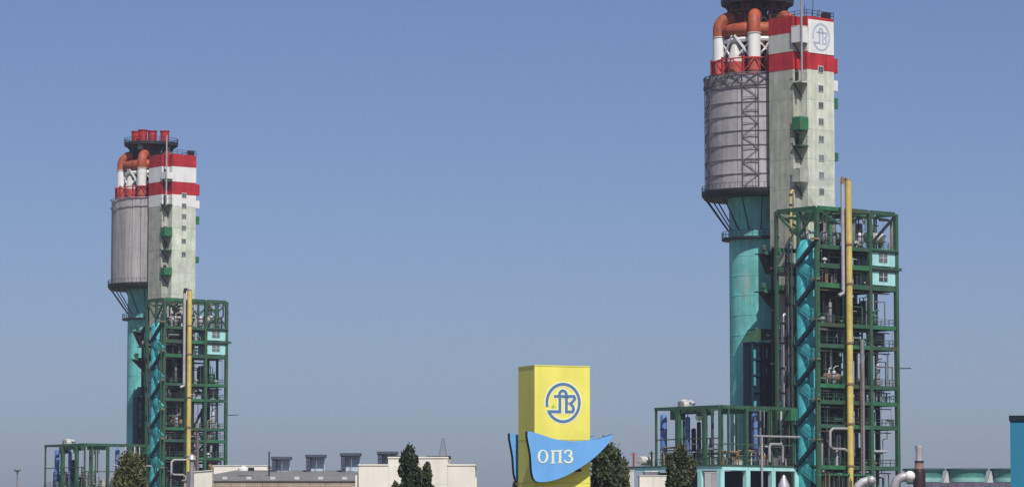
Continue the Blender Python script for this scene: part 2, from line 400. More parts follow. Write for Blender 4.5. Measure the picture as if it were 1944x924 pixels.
    if far: bands = [(zs(134) + shl - 2.6, zs(134) + shl, M_WHITE), (zs(134) + shl, zs(101) + shl, M_RED), (zs(101) + shl, zs(62) + shl, M_WHITE), (zs(62) + shl, ztop_, M_RED)]
    else: bands = [(zs(131), zs(97), M_RED), (zs(97), zs(62), M_WHITEG), (zs(62), ztop_, M_RED)]
    T = Thing(S, 'lift_shaft', ('farther pale concrete lift shaft with two red bands and plain white bands on top' if far else
              'nearer pale concrete lift shaft with red bands and a white emblem banner near its top'), 'tower', (XS, YS, 0), 'twin concrete lift shafts')
    zc0 = bands[0][0]; nst = 15; hh = 4.9; k = 0
    ledges = [bands[0][0]] ; z_ = zc0
    segs = []
    while z_ > 0.5:
        z2 = max(0, z_ - hh); segs.append((z2, z_)); z_ = z2
    for (z0, z1) in segs:
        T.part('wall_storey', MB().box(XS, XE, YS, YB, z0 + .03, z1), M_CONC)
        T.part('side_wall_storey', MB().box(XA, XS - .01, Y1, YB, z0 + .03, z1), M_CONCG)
    for (z0, z1, m_) in bands:
        lab = {'red paint': 'red painted band', }.get(m_.name, 'white painted band')
        T.part('painted_band', MB().box(XS - .03, XE + .03, YS - .03, YB + .03, z0 + .02, z1), m_, label=lab)
        T.part('side_band', MB().box(XA - .03, XS - .04, Y1 - .03, YB + .03, z0 + .02, z1), m_, label=lab)
    # parapet rail, roof box
    mb = MB()
    for (x0, y0, x1, y1) in ((XS, YS, XE, YS), (XE, YS, XE, YB), (XS, YS, XS, YB), (XA, YB, XE, YB)):
        for hz in (.5, 1.0): mb.bar((x0, y0, ztop_ + hz), (x1, y1, ztop_ + hz), .07)
        for q in range(6):
            mb.bar((x0 + (x1 - x0) * q / 5, y0 + (y1 - y0) * q / 5, ztop_), (x0 + (x1 - x0) * q / 5, y0 + (y1 - y0) * q / 5, ztop_ + 1), .07)
    T.part('roof_railing', mb, M_DARK)
    T.part('roof_box', MB().box(XE - 1.5, XE - .3, YS + .3, YS + 1.3, ztop_, ztop_ + 1.1), M_DARK)
    xw = SR.loc(1558, 200, 1, YS)[0]
    for py in ((129, 165, 197, 228, 261, 297, 330, 361) if not far else (135, 155, 182, 212, 246, 280)):
        zc = zs(py) + (shl if py < 150 else 0)
        f = T.part('window', MB().box(xw - .62, xw + .62, YS - .09, YS + .1, zc - .58, zc + .58), M_WHITEG)
        mb = MB(); mb.box(xw - .5, xw - .04, YS - .12, YS - .02, zc - .46, zc + .46); mb.box(xw + .04, xw + .5, YS - .12, YS - .02, zc - .46, zc + .46)
        T.part('pane', mb, M_GLASS, f)
    # balconies in the notch and on the far side
    for (py0, py1, m_, lab) in (((52, 82, M_WHITE, 'white balcony box'), (150, 158, M_WHITEG, 'open white landing'), (224, 248, M_GREEN2, 'green balcony'), (273, 279, M_GREEN, 'thin green landing'), (322, 346, M_CONCG, 'grey balcony box')) if not far else
                                ((72, 88, M_WHITE, 'white balcony box'), (152, 156, M_GREEN, 'thin landing'), (214, 236, M_GREEN2, 'green balcony'), (268, 274, M_GREEN, 'thin green landing'), (318, 336, M_GREEN2, 'green balcony'))):
        z0, z1 = zs(py1), zs(py0); x0, x1, y0, y1 = XA - .35, XS - .06, YS - .3, Y1 - .06
        mb = MB(); mb.box(x0, x1, y0, y1, z0, z0 + .25)
        if z1 - z0 > 1:
            mb.box(x0, x0 + .1, y0, y1, z0 + .25, z1); mb.box(x0 + .1, x1, y0, y0 + .1, z0 + .25, z1)
        B = T.part('balcony', mb, m_, label=lab)
        mb = MB(); zr_ = z1 + (.0 if z1 - z0 > 1 else 1.0)
        mb.bar((x0, y0, zr_ + .1), (x1, y0, zr_ + .1), .07); mb.bar((x0, y0, zr_ + .1), (x0, y1, zr_ + .1), .07); mb.bar((x0, y0, z0), (x0, y0, zr_ + .1), .09)
        T.part('rail', mb, m_, B)
        mb = MB(); mb.bar((x0 + .1, y1 - .4, z0), (XS - .1, y1 - .4, z0 - 2.2), .16)
        T.part('bracket', mb, M_DARK, B)
        T.part('door', MB().box(XA + .5, XA + 1.3, Y1 - .05, Y1 + .05, z0 + .26, z0 + 2.3), M_DARK)
    for (py0, py1, m_, lab) in ((104, 132, M_RED, 'red balcony'), (146, 166, M_WHITE, 'white balcony'), (180, 200, M_GREEN2, 'green balcony'), (284, 300, M_GREEN2, 'green balcony')):
        z0, z1 = zs(py1) + (shl if py0 < 170 else 0), zs(py0) + (shl if py0 < 170 else 0); x0, x1, y0, y1 = XE + .04, XE + 1.1, YS + .2, YS + 2.6
        mb = MB(); mb.box(x0, x1, y0, y1, z0, z0 + .2); mb.box(x1 - .1, x1, y0, y1, z0 + .2, z1); mb.box(x0, x1 - .1, y0, y0 + .1, z0 + .2, z1); mb.box(x0, x1 - .1, y1 - .1, y1, z0 + .2, z1)
        T.part('balcony', mb, m_, label=lab)
    # hoist pipe / mast in the notch
    mb = MB(); pm_ = SR.loc(1522, 100, 1, YS - .9)
    mb.tube([(pm_[0], YS - .9, zs(158)), (pm_[0], YS - .9, zs(-10 if not far else -22))], .17, 8)
    T.part('mast', mb, M_SILV)
    if not far:
        for q, (dx, dz) in enumerate(((.5, 2.0), (2.4, 3.0), (3.8, 1.6))):
            T.part('roof_post', MB().bar((XS + dx, YS + 1, ztop_), (XS + dx + .3, YS + 1.2, ztop_ + dz), .09), M_DARK)
        # emblem banner hung on the right face
        x0, x1 = XS + .25, XE - .1; zb0, zb1 = zs(97) - .2, zs(36)
        bn = T.part('emblem_banner', MB().box(x0, x1, YS - .12, YS - .05, zb0, zb1), M_WHITE, label='white banner with a grey-blue round emblem')
        M_LB = mat("faded emblem blue", (0.40, 0.46, 0.57), 0.7, var=0.1)
        sc_ = (x1 - x0) * .66 / 620; cx_, cz_ = (x0 + x1) / 2, (zb0 + zb1) / 2
        to3 = lambda u, v, d: (cx_ + (u - 475) * sc_ * 1.0, YS - .12 - d, cz_ - (v - 475) * sc_)
        mb = MB()
        for st in logo_strokes(): stroke(mb, st, 52, to3, .03, 0)
        T.part('emblem', mb, M_LB, bn)
    # ============ green process frame
    WW, DD = W * (.89 if far else 1.0), FL * (.8 if far else 1.0)
    T = Thing(S, 'process_structure', ('green steel process structure of the left plant' if far else 'green steel process structure of the right plant, full of pipes'), 'steel structure', (0, 0, 0), 'twin green process structures')
    xs = [0, SR.loc(1604, 500, 1, 0)[0] * WW / W, SR.loc(1651, 500, 1, 0)[0] * WW / W, WW]; ys = [0, DD * .5, DD]
    levels = [zf(p) for p in (390, 463, 498, 535, 611, 651, 727, 758, 804, 882, 940)]
    cw = .62
    for i, x in enumerate(xs):
        for j, y in enumerate(ys):
            if j == 1 and i < 3: continue
            w_ = cw * (1.0 if j == 0 else .7)
            T.part('column', MB().box(x - w_ / 2, x + w_ / 2, y - w_ / 2, y + w_ / 2, 0, levels[0] - .3), M_GREEN)
    for li, z in enumerate(levels):
        bh = .62 if li not in (2, 3) else .75
        for j, y in enumerate(ys):
            for i in range(3):
                if li > 0 and j == 1: continue
                T.part('beam', MB().box(xs[i] + cw / 2, xs[i + 1] - cw / 2, y - .2, y + .2, z - bh, z), M_GREEN if (i + li + j) % 3 else M_GREEN2)
        for i, x in enumerate(xs):
            for j in range(2):
                if i == 0 and 0 < li < 9: continue
                T.part('cross_beam', MB().box(x - .17, x + .17, ys[j] + (cw / 2 if j == 0 or i == 3 else 0), ys[j + 1] - (cw / 2 if j == 1 or i == 3 else .005), z - bh, z - .02), M_GREEN)
        if li > 0:
            for i in range(3):
                T.part('floor', MB().box(xs[i] + (.1 if i else 3.3), xs[i + 1] - .1, .26, DD - .26, z - .14, z - .02), M_SLAB)
        # rails along the edges
        if li > 0 and li not in (2, 3):
            mb = MB()
            for (a, b) in (((0, -.1), (WW, -.1)), ((WW + .1, 0), (WW + .1, DD))):
                for hz in (.55, 1.05): mb.bar((a[0], a[1], z + hz), (b[0], b[1], z + hz), .06)
                for q in range(11): mb.bar((a[0] + (b[0] - a[0]) * q / 10, a[1] + (b[1] - a[1]) * q / 10, z), (a[0] + (b[0] - a[0]) * q / 10, a[1] + (b[1] - a[1]) * q / 10, z + 1.05), .05)
            T.part('railing', mb, M_RAIL, kind='stuff')
    # bracing
    def brace(p, q, w_=.26, m_=M_GREEN): T.part('brace', MB().bar(p, q, w_), m_)
    z0, z1 = levels[1], levels[0]
    for y in (0, DD):
        brace((xs[3], y, z1 - .5), (xs[2], y, z0 + .4), .36 if not far else .3, M_DARK if not far else M_GREEN)
        brace((xs[0], y, z1 - .5), (xs[1] * .8, y, z0 + 3.5))
        if far: brace((xs[2], y, z1 - .5), (xs[3], y, z0 + .4), .3); T.part('post', MB().bar(((xs[2] + xs[3]) / 2, y, z0), ((xs[2] + xs[3]) / 2, y, z1 - .6), .35), M_GREEN)
    brace((0, DD, z1 - .5), (0, DD * .45, z0 + 1.5), .35); brace((0, 0, z1 - .5), (0, DD * .45, z0 + 1.5), .35)
    brace((0, DD * .45, z1 - .5), (0, DD * .45, z0), .45)
    for q in range(3):
        mb = MB(); xx = 1.5 + q * 2.2
        mb.bar((xx, .4, z1 - 1.4), (xx, DD - .4, z1 - 1.4), .3)
        T.part('joist', mb, M_GREEN)
    # protruding jib at the right side
    T.part('jib', MB().bar((WW, .2, zf(692)), (WW + 3.4, .2, zf(690)), .16), M_DARK)
    T.part('jib', MB().bar((WW, .2, zf(500)), (WW + 1.3, .2, zf(500)), .5), M_GREEN)
    # cabins in the top right bay
    for (py0, py1) in ((468, 496), (504, 533)):
        z1, z0 = zf(py0) - .0, zf(py1)
        c = T.part('cabin', MB().box(xs[2] + .35, xs[3] - .36, -.15, 3.4, z0 - .0, z1 - .15), M_PTEAL if not far else M_PTEAL, label='pale teal cabin with a dark window')
        xm = (xs[2] + xs[3]) / 2 - .1; zm = (z0 + z1) / 2 + .15
        T.part('cabin_roof', MB().box(xs[2] + .2, xs[3] + .2, -.45, 3.6, z1 - .15, z1 + .12), M_DARK, c)
        mb = MB(); mb.box(xm - 1.0, xm + .95, -.2, -.12, zm - .75, zm + .75)
        T.part('window', mb, M_GLASS, c)
        mb = MB(); mb.box(xm - .07, xm + .07, -.23, -.2, zm - .75, zm + .75); mb.box(xm - 1.0, xm + .95, -.23, -.2, zm - .05, zm + .05)
        T.part('window_frame', mb, M_WHITEG, c)
    # added dark sheets standing in for the shaded bay depths, and clutter of pipes
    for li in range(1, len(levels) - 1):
        T.part('shade_screen', MB().box(.5, xs[1] - (.4 if li != 4 else 1.3), 4.6, 4.8, levels[li + 1] + .05, levels[li] - .7), M_BROWN)
        if li in (1, 2, 3, 6, 7, 8): T.part('shade_screen', MB().box(xs[1] + .8, xs[2] - .9, 5.0, 5.2, levels[li + 1] + .05, levels[li] - .7), M_BROWN)
    pm_list = [M_GREYP, M_SILV, M_DARK, M_BROWN, M_OCHRE, M_GREEN, M_GREYP, M_TEALDK, M_GREEN2, M_DARK]
    for li in range(0, len(levels) - 1):
        zt_, zb_ = levels[li] - .7, levels[li + 1]
        for q in range(26):
            x = rng.uniform(.7, xs[2] - .3) if q < 18 else rng.uniform(xs[2], WW - .6); y = rng.uniform(.5, 4.4); r = rng.choice((.07, .09, .12, .16, .22))
            m_ = rng.choice(pm_list)
            if rng.random() < .55:
                x2 = x + rng.uniform(-1.6, 1.6); x2 = min(max(x2, .5), WW - .5); zz = rng.uniform(zb_ + .8, zt_)
                pts = [(x, y, zb_), (x, y, zz - .25), (x + (x2 - x) * .25, y, zz), (x2, y, zz), (x2, y, zt_ if rng.random() < .5 else zb_)]
            else:
                zz = rng.uniform(zb_ + .6, zt_); x2 = min(x + rng.uniform(1.5, 5), WW - .4); pts = [(x, y, zz), (x2, y, zz)]
                if rng.random() < .5: pts += [(x2, y, zb_)]
            T.part('pipe', MB().tube(pts, r, 7), m_)
        if 3 < li < 10:      # flights of stairs in the outer bay and a cable tray under each floor
            xa_, xb_ = (xs[2] + .8, WW - 1.0) if li % 2 else (WW - 1.0, xs[2] + .8)
            F = T.part('stair_flight', MB().bar((xa_, DD - 1.2, zb_), (xb_, DD - 1.2, levels[li] - .1), .7, .22), M_GREEN)
            mb = MB(); mb.bar((xa_, DD - 1.6, zb_ + 1), (xb_, DD - 1.6, levels[li] + .9), .06)
            T.part('handrail', mb, M_RAIL, F)
        T.part('cable_tray', MB().box(.6, WW - .5, 1.0, 1.5, zt_ - .45, zt_ - .3), rng.choice([M_GREYP, M_OCHRE, M_BROWN]))
        mb = MB(); yy = .45
        for q in range(5): x = .5 + rng.random() * (WW - 1); mb.bar((x, yy, zb_), (x, yy, zt_), .05)
        T.part('conduit', mb, M_GREYP, kind='stuff')
        for q in range(4):
            x = rng.uniform(3.4, xs[2] - 1.2) if q < 3 else rng.uniform(xs[2] + .4, xs[2] + 1.6); y = rng.uniform(2.6, 3.7); hgt = (zt_ - zb_) * rng.uniform(.45, .98); ww_ = rng.uniform(.5, 1.3)
            T.part('cabinet', MB().box(x, x + ww_, y, y + .7, zb_ + .02, zb_ + hgt), rng.choice([M_BROWN, M_DARK, M_DARK, M_GREYP, M_NAVY]))
        for q in range(3):
            x = rng.uniform(.9, WW - 1.5); y = rng.uniform(.4, 2.5); s_ = rng.uniform(.25, .6)
            mb = MB(); mb.lathe([(s_ * .3, zb_), (s_ * .3, zb_ + s_), (s_ * .8, zb_ + s_ * 1.1), (s_ * .8, zb_ + s_ * 1.7), (s_ * .2, zb_ + s_ * 2)], (x, y), 8)
            mb.bar((x - s_, y, zb_ + s_ * 1.4), (x + s_, y, zb_ + s_ * 1.4), .12)
            T.part('pump', mb, rng.choice([M_WHITEG, M_SILV, M_GREEN2, M_OCHRE, M_DARK]))
    # ============ vessels standing in the frame
    def vessel(x, y, z0, z1, r, m_, label, name='pressure_vessel', cat='vessel', group=None, nozzle=True):
        V = Thing(S, name, label, cat, (x, y, z0), group)
        V.part('shell', MB().lathe([(r * .3, z0), (r * .8, z0 + r * .25), (r, z0 + r * .6), (r, z1 - r * .6), (r * .8, z1 - r * .22), (r * .3, z1)], (x, y), 16), m_)
        for q in (.3, .7): zz = z0 + (z1 - z0) * q; V.part('flange', MB().lathe([(r * 1.0, zz), (r * 1.12, zz), (r * 1.12, zz + .15), (r, zz + .15)], (x, y), 16), M_DARK)
        if nozzle: V.part('nozzle', MB().tube([(x, y, z1 - .05), (x, y, z1 + .4), (x + .5, y, z1 + .7), (x + 1.0, y, z1 + .7)], r * .22, 8), m_)
        return V
    def vpx(px, py1, py0, wpx, m_, lab, y=1.6, **k):
        x = SR.loc(px, (py1 + py0) / 2, 1, y)[0] * (WW / W) + (rng.uniform(-.35, .35) if far else 0); vessel(x, y, zf(py0), zf(py1), wpx * 540 / F_PX / 2, m_, lab + ' of the ' + which, **k)
    vpx(1666, 682, 727, 10, M_SILV, 'pale grey vessel in the outer right bay on the middle floor')
    vpx(1632, 432, 461, 14, M_SILV, 'round silver tank under the top beams beside the yellow pipe', nozzle=False)
    vpx(1648, 658, 726, 13, M_BROWN, 'dark vessel just right of the yellow pipe near mid height', y=5)
    vpx(1648, 762, 803, 13, M_DARK, 'dark vessel right of the yellow pipe two floors up', y=5)
    vpx(1648, 812, 880, 13, M_NAVY, 'tall dark vessel right of the yellow pipe, lowest visible floor', y=5)
    vpx(1667, 762, 880, 9, M_DARK, 'slim dark column in the outer right bay near the bottom', y=4)
    vpx(1640, 560, 610, 9, M_DARK, 'dark vessel between yellow pipe and outer bay below the cabins', y=4)
    vpx(1576, 570, 610, 7, M_GREYP, 'grey upright vessel in the first bay below the cabins level', y=1.2)
    vpx(1583, 700, 726, 9, M_SILV, 'short silver vessel in the first bay on the middle floor', y=1.2)
    vpx(1574, 435, 462, 10, M_SILV, 'squat silver vessel in the first bay on the top floor', y=1.4)
    vpx(1587, 505, 534, 7, M_GREYP, 'small grey vessel in the first bay beside cabin level', y=1.2)
    vpx(1660, 588, 610, 14, M_GREEN2, 'low green vessel with pale cap in the outer right bay', y=1.4)
    vpx(1572, 822, 880, 9, M_BROWN, 'dark brown vessel in the first bay on the lowest visible floor', y=4)
    vpx(1592, 765, 803, 10, M_DARK, 'dark upright vessel in the first bay two floors up', y=3)
    # horizontal drum vessels across bays
    for (px, py, L_, r, m_, lab) in ((1660, 452, 4.2, .9, M_WHITEG, 'horizontal pale drum on the top floor in the outer right bay'), (1578, 449, 4.6, .75, M_SILV, 'horizontal silver drum on the top floor in the first bay'),
                                (1580, 716, 3.5, .7, M_OCHRE, 'horizontal rusty drum in the first bay on the middle floor'), (1666, 640, 2.5, .7, M_GREYP, 'horizontal grey drum in the outer right bay below its pale-capped vessel')):
        p = SR.loc(px, py, 1, 2.2); x = p[0] * (WW / W) - L_ / 2; z = p[2]
        V = Thing(S, 'horizontal_drum', lab + ' of the ' + which, 'vessel', (x, 2.2, z - r))
        V.part('shell', MB().tube([(x, 2.2, z), (x + .25, 2.2, z), (x + L_ - .25, 2.2, z), (x + L_, 2.2, z)], [r * .5, r, r, r * .5], 14), m_)
        V.part('saddle', MB().box(x + .6, x + .9, 1.8, 2.6, z - r - .6, z - r * .6), M_GREEN); V.part('saddle', MB().box(x + L_ - .9, x + L_ - .6, 1.8, 2.6, z - r - .6, z - r * .6), M_GREEN)
    # ============ tall risers on the front face
    xy_ = SR.loc(1613, 650, 1, -1.1)[0] * (WW / W) + (.0 if not far else .35)
    T2 = Thing(S, 'riser_pipe', 'tall yellow riser pipe on the front of the ' + which, 'pipe', (xy_, -1.1, 0), 'tall yellow riser pipes')
    zty = zf(340) if not far else zf(371)
    T2.part('barrel', MB().tube([(xy_, -1.1, 0), (xy_, -1.1, zty)], .52, 16), M_YEL)
    for py in (462, 537, 650, 728, 804, 884):
        z = zf(py)
        if z < zty: T2.part('clamp', MB().lathe([(.5, z), (.66, z), (.66, z + .3), (.5, z + .3)], (xy_, -1.1), 16).bar((xy_, -.9, z + .15), (xy_, -.1, z + .15), .3), M_OCHRE)
    T2.part('tip', MB().tube([(xy_, -1.1, zty), (xy_, -1.1, zty + .4)], [.52, .3], 12), M_OCHRE)
    xz = xy_ - 1.25
    T2 = Thing(S, 'riser_pipe', 'grey riser pipe close to the left of the yellow one at the ' + which, 'pipe', (xz, -1.0, zf(548)), 'grey riser pipes beside the yellow ones')
    zz0 = zf(548) if not far else zf(612)
    T2.part('barrel', MB().tube([(xz, -1.0, zz0), (xz, -1.0, zty - .5)], .3, 12), M_SILV)
    T2.part('cap', MB().tube([(xz, -1.0, zty - .5), (xz + .1, -1.0, zty + .4), (xz + .6, -1.0, zty + .3)], .34, 10), M_OCHRE if not far else M_DARK)
    T2.part('foot_elbow', MB().tube([(xz, -1.0, zz0), (xz, -1.0, zz0 - .5), (xz - .8, -.8, zz0 - .9)], .3, 10), M_SILV)
    # grey riser right of yellow, lower part
    xg = SR.loc(1637, 760, 1, -.5)[0] * (WW / W)
    T2 = Thing(S, 'riser_pipe', 'thick grey riser pipe right of the yellow pipe, lower half of the ' + which, 'pipe', (xg, -.55, 0))
    T2.part('barrel', MB().tube([(xg, -.55, 0), (xg, -.55, zf(640 if not far else 740))], .36, 12), M_GREYP)
    mb = MB()
    for k in range(26):
        z = zf(880) + k * .65; mb.bar((xg - .75, -.9, z), (xg - .35, -.9, z), .06)
    mb.bar((xg - .75, -.9, zf(900)), (xg - .75, -.9, zf(700)), .06); mb.bar((xg - .35, -.9, zf(900)), (xg - .35, -.9, zf(700)), .06)
    T2.part('ladder', mb, M_OCHRE)
    # white expansion loop low on the front
    pl = [SR.loc(px, py, 1, -.8) for px, py in ((1616, 813), (1581, 813), (1576, 818), (1576, 846), (1581, 851), (1604, 852), (1611, 858), (1613, 880), (1613, 1000))]
    pl = [(p[0] * (WW / W), -.8, p[2]) for p in pl]
    single(S, 'loop_pipe', 'pale pipe bent into a loop low at the front of the ' + which, 'pipe', MB().tube(pl, .22, 10), M_SILV, pl[-1], 'pale pipe loops')
    # ============ teal column and its zigzag stair
    xt, yt = 1.6, SR.loc(1532, 650, 0, 1.6)[1] * (DD / FL)
    RTc = 1.65
    if far: xt -= .7; yt += 1.0; RTc = 1.4
    T2 = Thing(S, 'teal_column', 'slim round teal column behind the zigzag stair of the ' + which, 'column', (xt, yt, 0), 'slim teal columns')
    zt1 = zf(462)
    T2.part('shell', MB().lathe([(RTc, 0), (RTc, zt1), (RTc * .85, zt1 + .5), (RTc * .45, zt1 + .95), (.1, zt1 + 1.1)], (xt, yt), 28), M_TEAL)
    T2.part('nozzle', MB().tube([(xt, yt, zt1 + .9), (xt, yt, zt1 + 1.8), (xt + .8, yt + .2, zt1 + 2.3), (xt + 2.6, yt + .4, zt1 + 2.3)], .3, 10), M_SILV)
    xst = xt - RTc - .35; per = zf(605) - zf(681)
    ya, yb2 = SR.loc(1551, 650, 0, xst)[1], SR.loc(1514, 650, 0, xst)[1]
    T2 = Thing(S, 'zigzag_stair', 'teal and dark zigzag stair climbing in front of the slim column at the ' + which, 'stair', (xst, ya, 0), 'zigzag stairs')
    for k in range(-2, 4):
        zR = zf(605) - k * per; zL = zR - per * .6
        if zL < 8: continue
        T2.part('flight', MB().bar((xst - .1, ya + .2, zR - .5), (xst - .1, yb2, zL - .2), .7, .5), M_TEALDK, label='shade-dark flight')  # shaded underside put into the flight's colour
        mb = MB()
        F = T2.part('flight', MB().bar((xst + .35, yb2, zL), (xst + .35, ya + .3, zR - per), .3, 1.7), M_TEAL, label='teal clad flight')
        for q in range(3):
            dz = .35 + q * .42
            T2.part('cladding_strip', MB().bar((xst + .17, yb2 - .1, zL + dz - .75), (xst + .17, ya + (yb2 - ya) * .3, zL - per * .28 + dz - .75), .05, .3), M_TEAL, F)
        T2.part('landing', MB().box(xst - .7, xst + .5, ya - .3, ya + .7, zR - .1, zR + .12), M_OCHRE)
        T2.part('landing', MB().box(xst - .7, xst + .6, yb2 - .1, yb2 + .5, zL - .1, zL + .12), M_GREEN)
        mb = MB(); mb.bar((xst - .65, ya + .3, zR + 1.1), (xst - .65, yb2, zL + 1.1), .06); mb.bar((xst - .65, ya - .6, zR + 1.1), (xst - .65, ya + .4, zR + 1.1), .06)
        for q in range(5): t = q / 4; mb.bar((xst - .65, ya + .3 + (yb2 - ya - .3) * t, zR + (zL - zR) * t), (xst - .65, ya + .3 + (yb2 - ya - .3) * t, zR + (zL - zR) * t + 1.1), .05)
        T2.part('handrail', mb, M_TEAL)
    for y in (ya - .45, yb2 + .6): T2.part('post', MB().bar((xst - .6, y, 0), (xst - .6, y, zf(470)), .2), M_GREEN)
    # ============ pipe bundle between stem and zigzag stair
    k = 0
    for (px, py1, py0, wpx, m_, y_, lab) in ((1477, 395, 880, 4, M_GREEN, 9.6, 'green'), (1486, 590, 782, 6, M_SILV, 8.6, 'silver'), (1493, 470, 860, 4, M_BROWN, 8.4, 'dark brown'),
                         (1498, 455, 850, 5, M_GREYP, 8.0, 'grey'), (1506, 540, 870, 4, M_OCHRE, 7.5, 'rusty ochre'), (1467, 460, 870, 7, M_DARK, 12.0, 'black'), (1503, 352 if not far else 440, 450 if not far else 520, 4.4, M_YEL, 8.0, 'thin yellow')):
        y = y_ * (DD / FL) if far and y_ < 12 else y_; x = SR.loc(px, 600, 1, y_)[0]
        r = wpx * 540 / F_PX / 2; z0, z1 = zf(py0), zf(py1)
        V = Thing(S, 'riser_pipe', lab + ' upright pipe between the teal stem and the zigzag stair of the ' + which, 'pipe', (x, y, z0))
        V.part('barrel', MB().tube([(x, y, z0), (x, y, z1 - .6), (x + .15, y, z1 - .15), (x + .6, y, z1)], r, 10), m_)
        for q in (.2, .45, .7, .9): zz = z0 + (z1 - z0) * q; V.part('flange', MB().lathe([(r, zz), (r + .13, zz), (r + .13, zz + .25), (r, zz + .25)], (x, y), 10), M_DARK if lab != 'black' else M_OCHRE)
    # bracket platforms hung between stem and frame
    for i, (py, px0, px1, m_) in enumerate(((481, 1444, 1472, M_GREEN), (553, 1443, 1505, M_GREEN2), (520, 1470, 1505, M_DARK), (640, 1478, 1508, M_DARK), (700, 1480, 1508, M_OCHRE))):
        yk = 13.0 if i < 2 else 9.5
        a, b = SR.loc(px0, py, 1, yk), SR.loc(px1, py, 1, yk); z = a[2]
        V = Thing(S, 'bracket_platform', ('uppermost', 'green middle', 'dark upper', 'dark lower', 'lowest rusty')[i] + ' bracket platform between teal stem and zigzag stair of the ' + which, 'platform', (a[0], yk, z))
        V.part('floor', MB().box(a[0], b[0], yk - 1.0, yk + 1.4, z - .1, z + .05), M_SLAB)
        V.part('toe_board', MB().box(a[0] - .05, b[0] + .05, yk - 1.1, yk - 1.0, z - .25, z + .35), m_)
        mb = MB(); mb.bar((a[0], yk - 1.05, z + 1.1), (b[0], yk - 1.05, z + 1.1), .07); mb.bar((a[0], yk - 1.05, z + .6), (b[0], yk - 1.05, z + .6), .06)
        for q in range(4): xx = a[0] + (b[0] - a[0]) * q / 3; mb.bar((xx, yk - 1.05, z), (xx, yk - 1.05, z + 1.1), .07)
        V.part('railing', mb, m_)
        if i < 2: V.part('gusset', MB().prism([(a[0], z - .1), (b[0] * .5 + a[0] * .5, z - .1), (b[0] * .5 + a[0] * .5, z - 3.2)], lambda u, v, d: (u, yk + d, v), -.6, .6), M_BROWN)
        V.part('valve', MB().lathe([(.25, z + .05), (.25, z + .5), (.5, z + .6), (.5, z + 1.2), (.2, z + 1.4)], (a[0] + .8, yk), 10), M_GREEN if i < 2 else M_SILV)
    # box shaft with sloping green roof, the frame's shade put into its navy
    y_ = 15.5; a, b = SR.loc(1427 if not far else 1446, 700, 1, y_), SR.loc(1472, 700, 1, y_); zt2 = zf(640); V = Thing(S, 'stair_enclosure', 'shade-dark navy enclosure with a sloping green roof beside the teal stem of the ' + which, 'enclosure', (a[0], y_, 0), 'shade-dark navy stair enclosures')
    V.part('wall', MB().box(a[0] + .2, b[0], y_ + .1, y_ + 2.2, 0, zt2), M_NAVY)
    for x in (a[0] + .1, (a[0] + b[0]) / 2, b[0] + .1): V.part('post', MB().box(x - .16, x + .16, y_ - .2, y_ + .1, 0, zt2 + .1), M_TEALDK)
    for q in range(5): V.part('beam', MB().box(a[0] + .3, b[0] - .1, y_ - .15, y_ + .05, zt2 - 2.6 * q - .3, zt2 - 2.6 * q), M_TEALDK)
    V.part('lit_strip', MB().box(a[0] + .4, a[0] + .9, y_ - .03, y_ + .08, zt2 - 7, zt2 - 1.2), M_TEAL); V.part('lit_strip', MB().box(a[0] + .4, a[0] + 1.0, y_ - .03, y_ + .08, zt2 - 11, zt2 - 9.5), M_TEAL)  # teal strips paint the lit streak inside the shaded recess
    V.part('roof', MB().prism([(a[0], zt2), (a[0] + 1.6, zt2 + 2.2), (b[0], zt2 + 2.2), (b[0], zt2 + .6), (a[0] + 1.8, zt2 + .3)], lambda u, v, d: (u, y_ + d, v), -.4, 2.4), M_GREEN)
    # ============ pipe rack on teal portals to the left
    Yr = SR.loc(1512, 880, 0, 0)[1]; Xr = SR.loc(1368, 880, 1, Yr)[0]
    Yg = SR.loc(1246, 880, 0, Xr)[1]; Yl = SR.loc(1196, 880, 0, Xr)[1]
    if far: Yg += 2.3; Yl += 2.3
    def yr(px): return SR.loc(px, 850, 0, Xr)[1]
    def xr(px): return SR.loc(px, 850, 1, Yr)[0]
    zr_ = SR.z(Xr, Yr, 882); zu = SR.z(Xr, Yr, 774)
    Pn = Thing(S, 'portal_base', 'pale teal portal frame carrying the green pipe rack of the ' + which, 'portal frame', (Xr, Yr, 0), 'teal portal frames')
    dp = 6.0
    cols = [(Xr, Yl), (Xr, Yg), (Xr, yr(1290)), (Xr, yr(1331)), (Xr, Yr), (xr(1417), Yr), (xr(1465), Yr), (xr(1512) - .3, Yr)]
    for (x, y) in cols: Pn.part('column', MB().box(x - .42, x + .42, y - .42, y + .42, 0, zr_ - .8), M_PTEAL)
    for i in range(len(cols) - 1):
        (x0, y0), (x1, y1) = cols[i], cols[i + 1]
        if x0 == x1: Pn.part('beam', MB().box(x0 - .35, x0 + .35, min(y0, y1) + .0, max(y0, y1) - .0, zr_ - .78, zr_ - .1), M_PTEAL)
        else: Pn.part('beam', MB().box(x0 + .05, x1 - .05, y0 - .36, y0 + .34, zr_ - .77, zr_ - .1), M_PTEAL)
    Pn.part('deck', MB().box(Xr - .5, xr(1512), Yr - .5, Yr + dp, zr_ - .09, zr_ + .12), M_GREEN)
    Pn.part('deck', MB().box(Xr - .5, Xr + dp, Yr + dp + .01, Yl + .5, zr_ - .09, zr_ + .12), M_GREEN)
    Pn.part('back_wall', MB().box(Xr + dp, Xr + dp + .2, Yr + 2, Yl, 0, zr_ - .8), M_NAVY); Pn.part('back_wall', MB().box(Xr + 2, xr(1512), Yr + 5.4, Yr + 5.6, 0, zr_ - .8), M_NAVY)
    Rk = Thing(S, 'pipe_rack', 'green pipe rack frame on the teal portals of the ' + which, 'pipe rack', (Xr, Yr, zr_), 'green pipe racks')
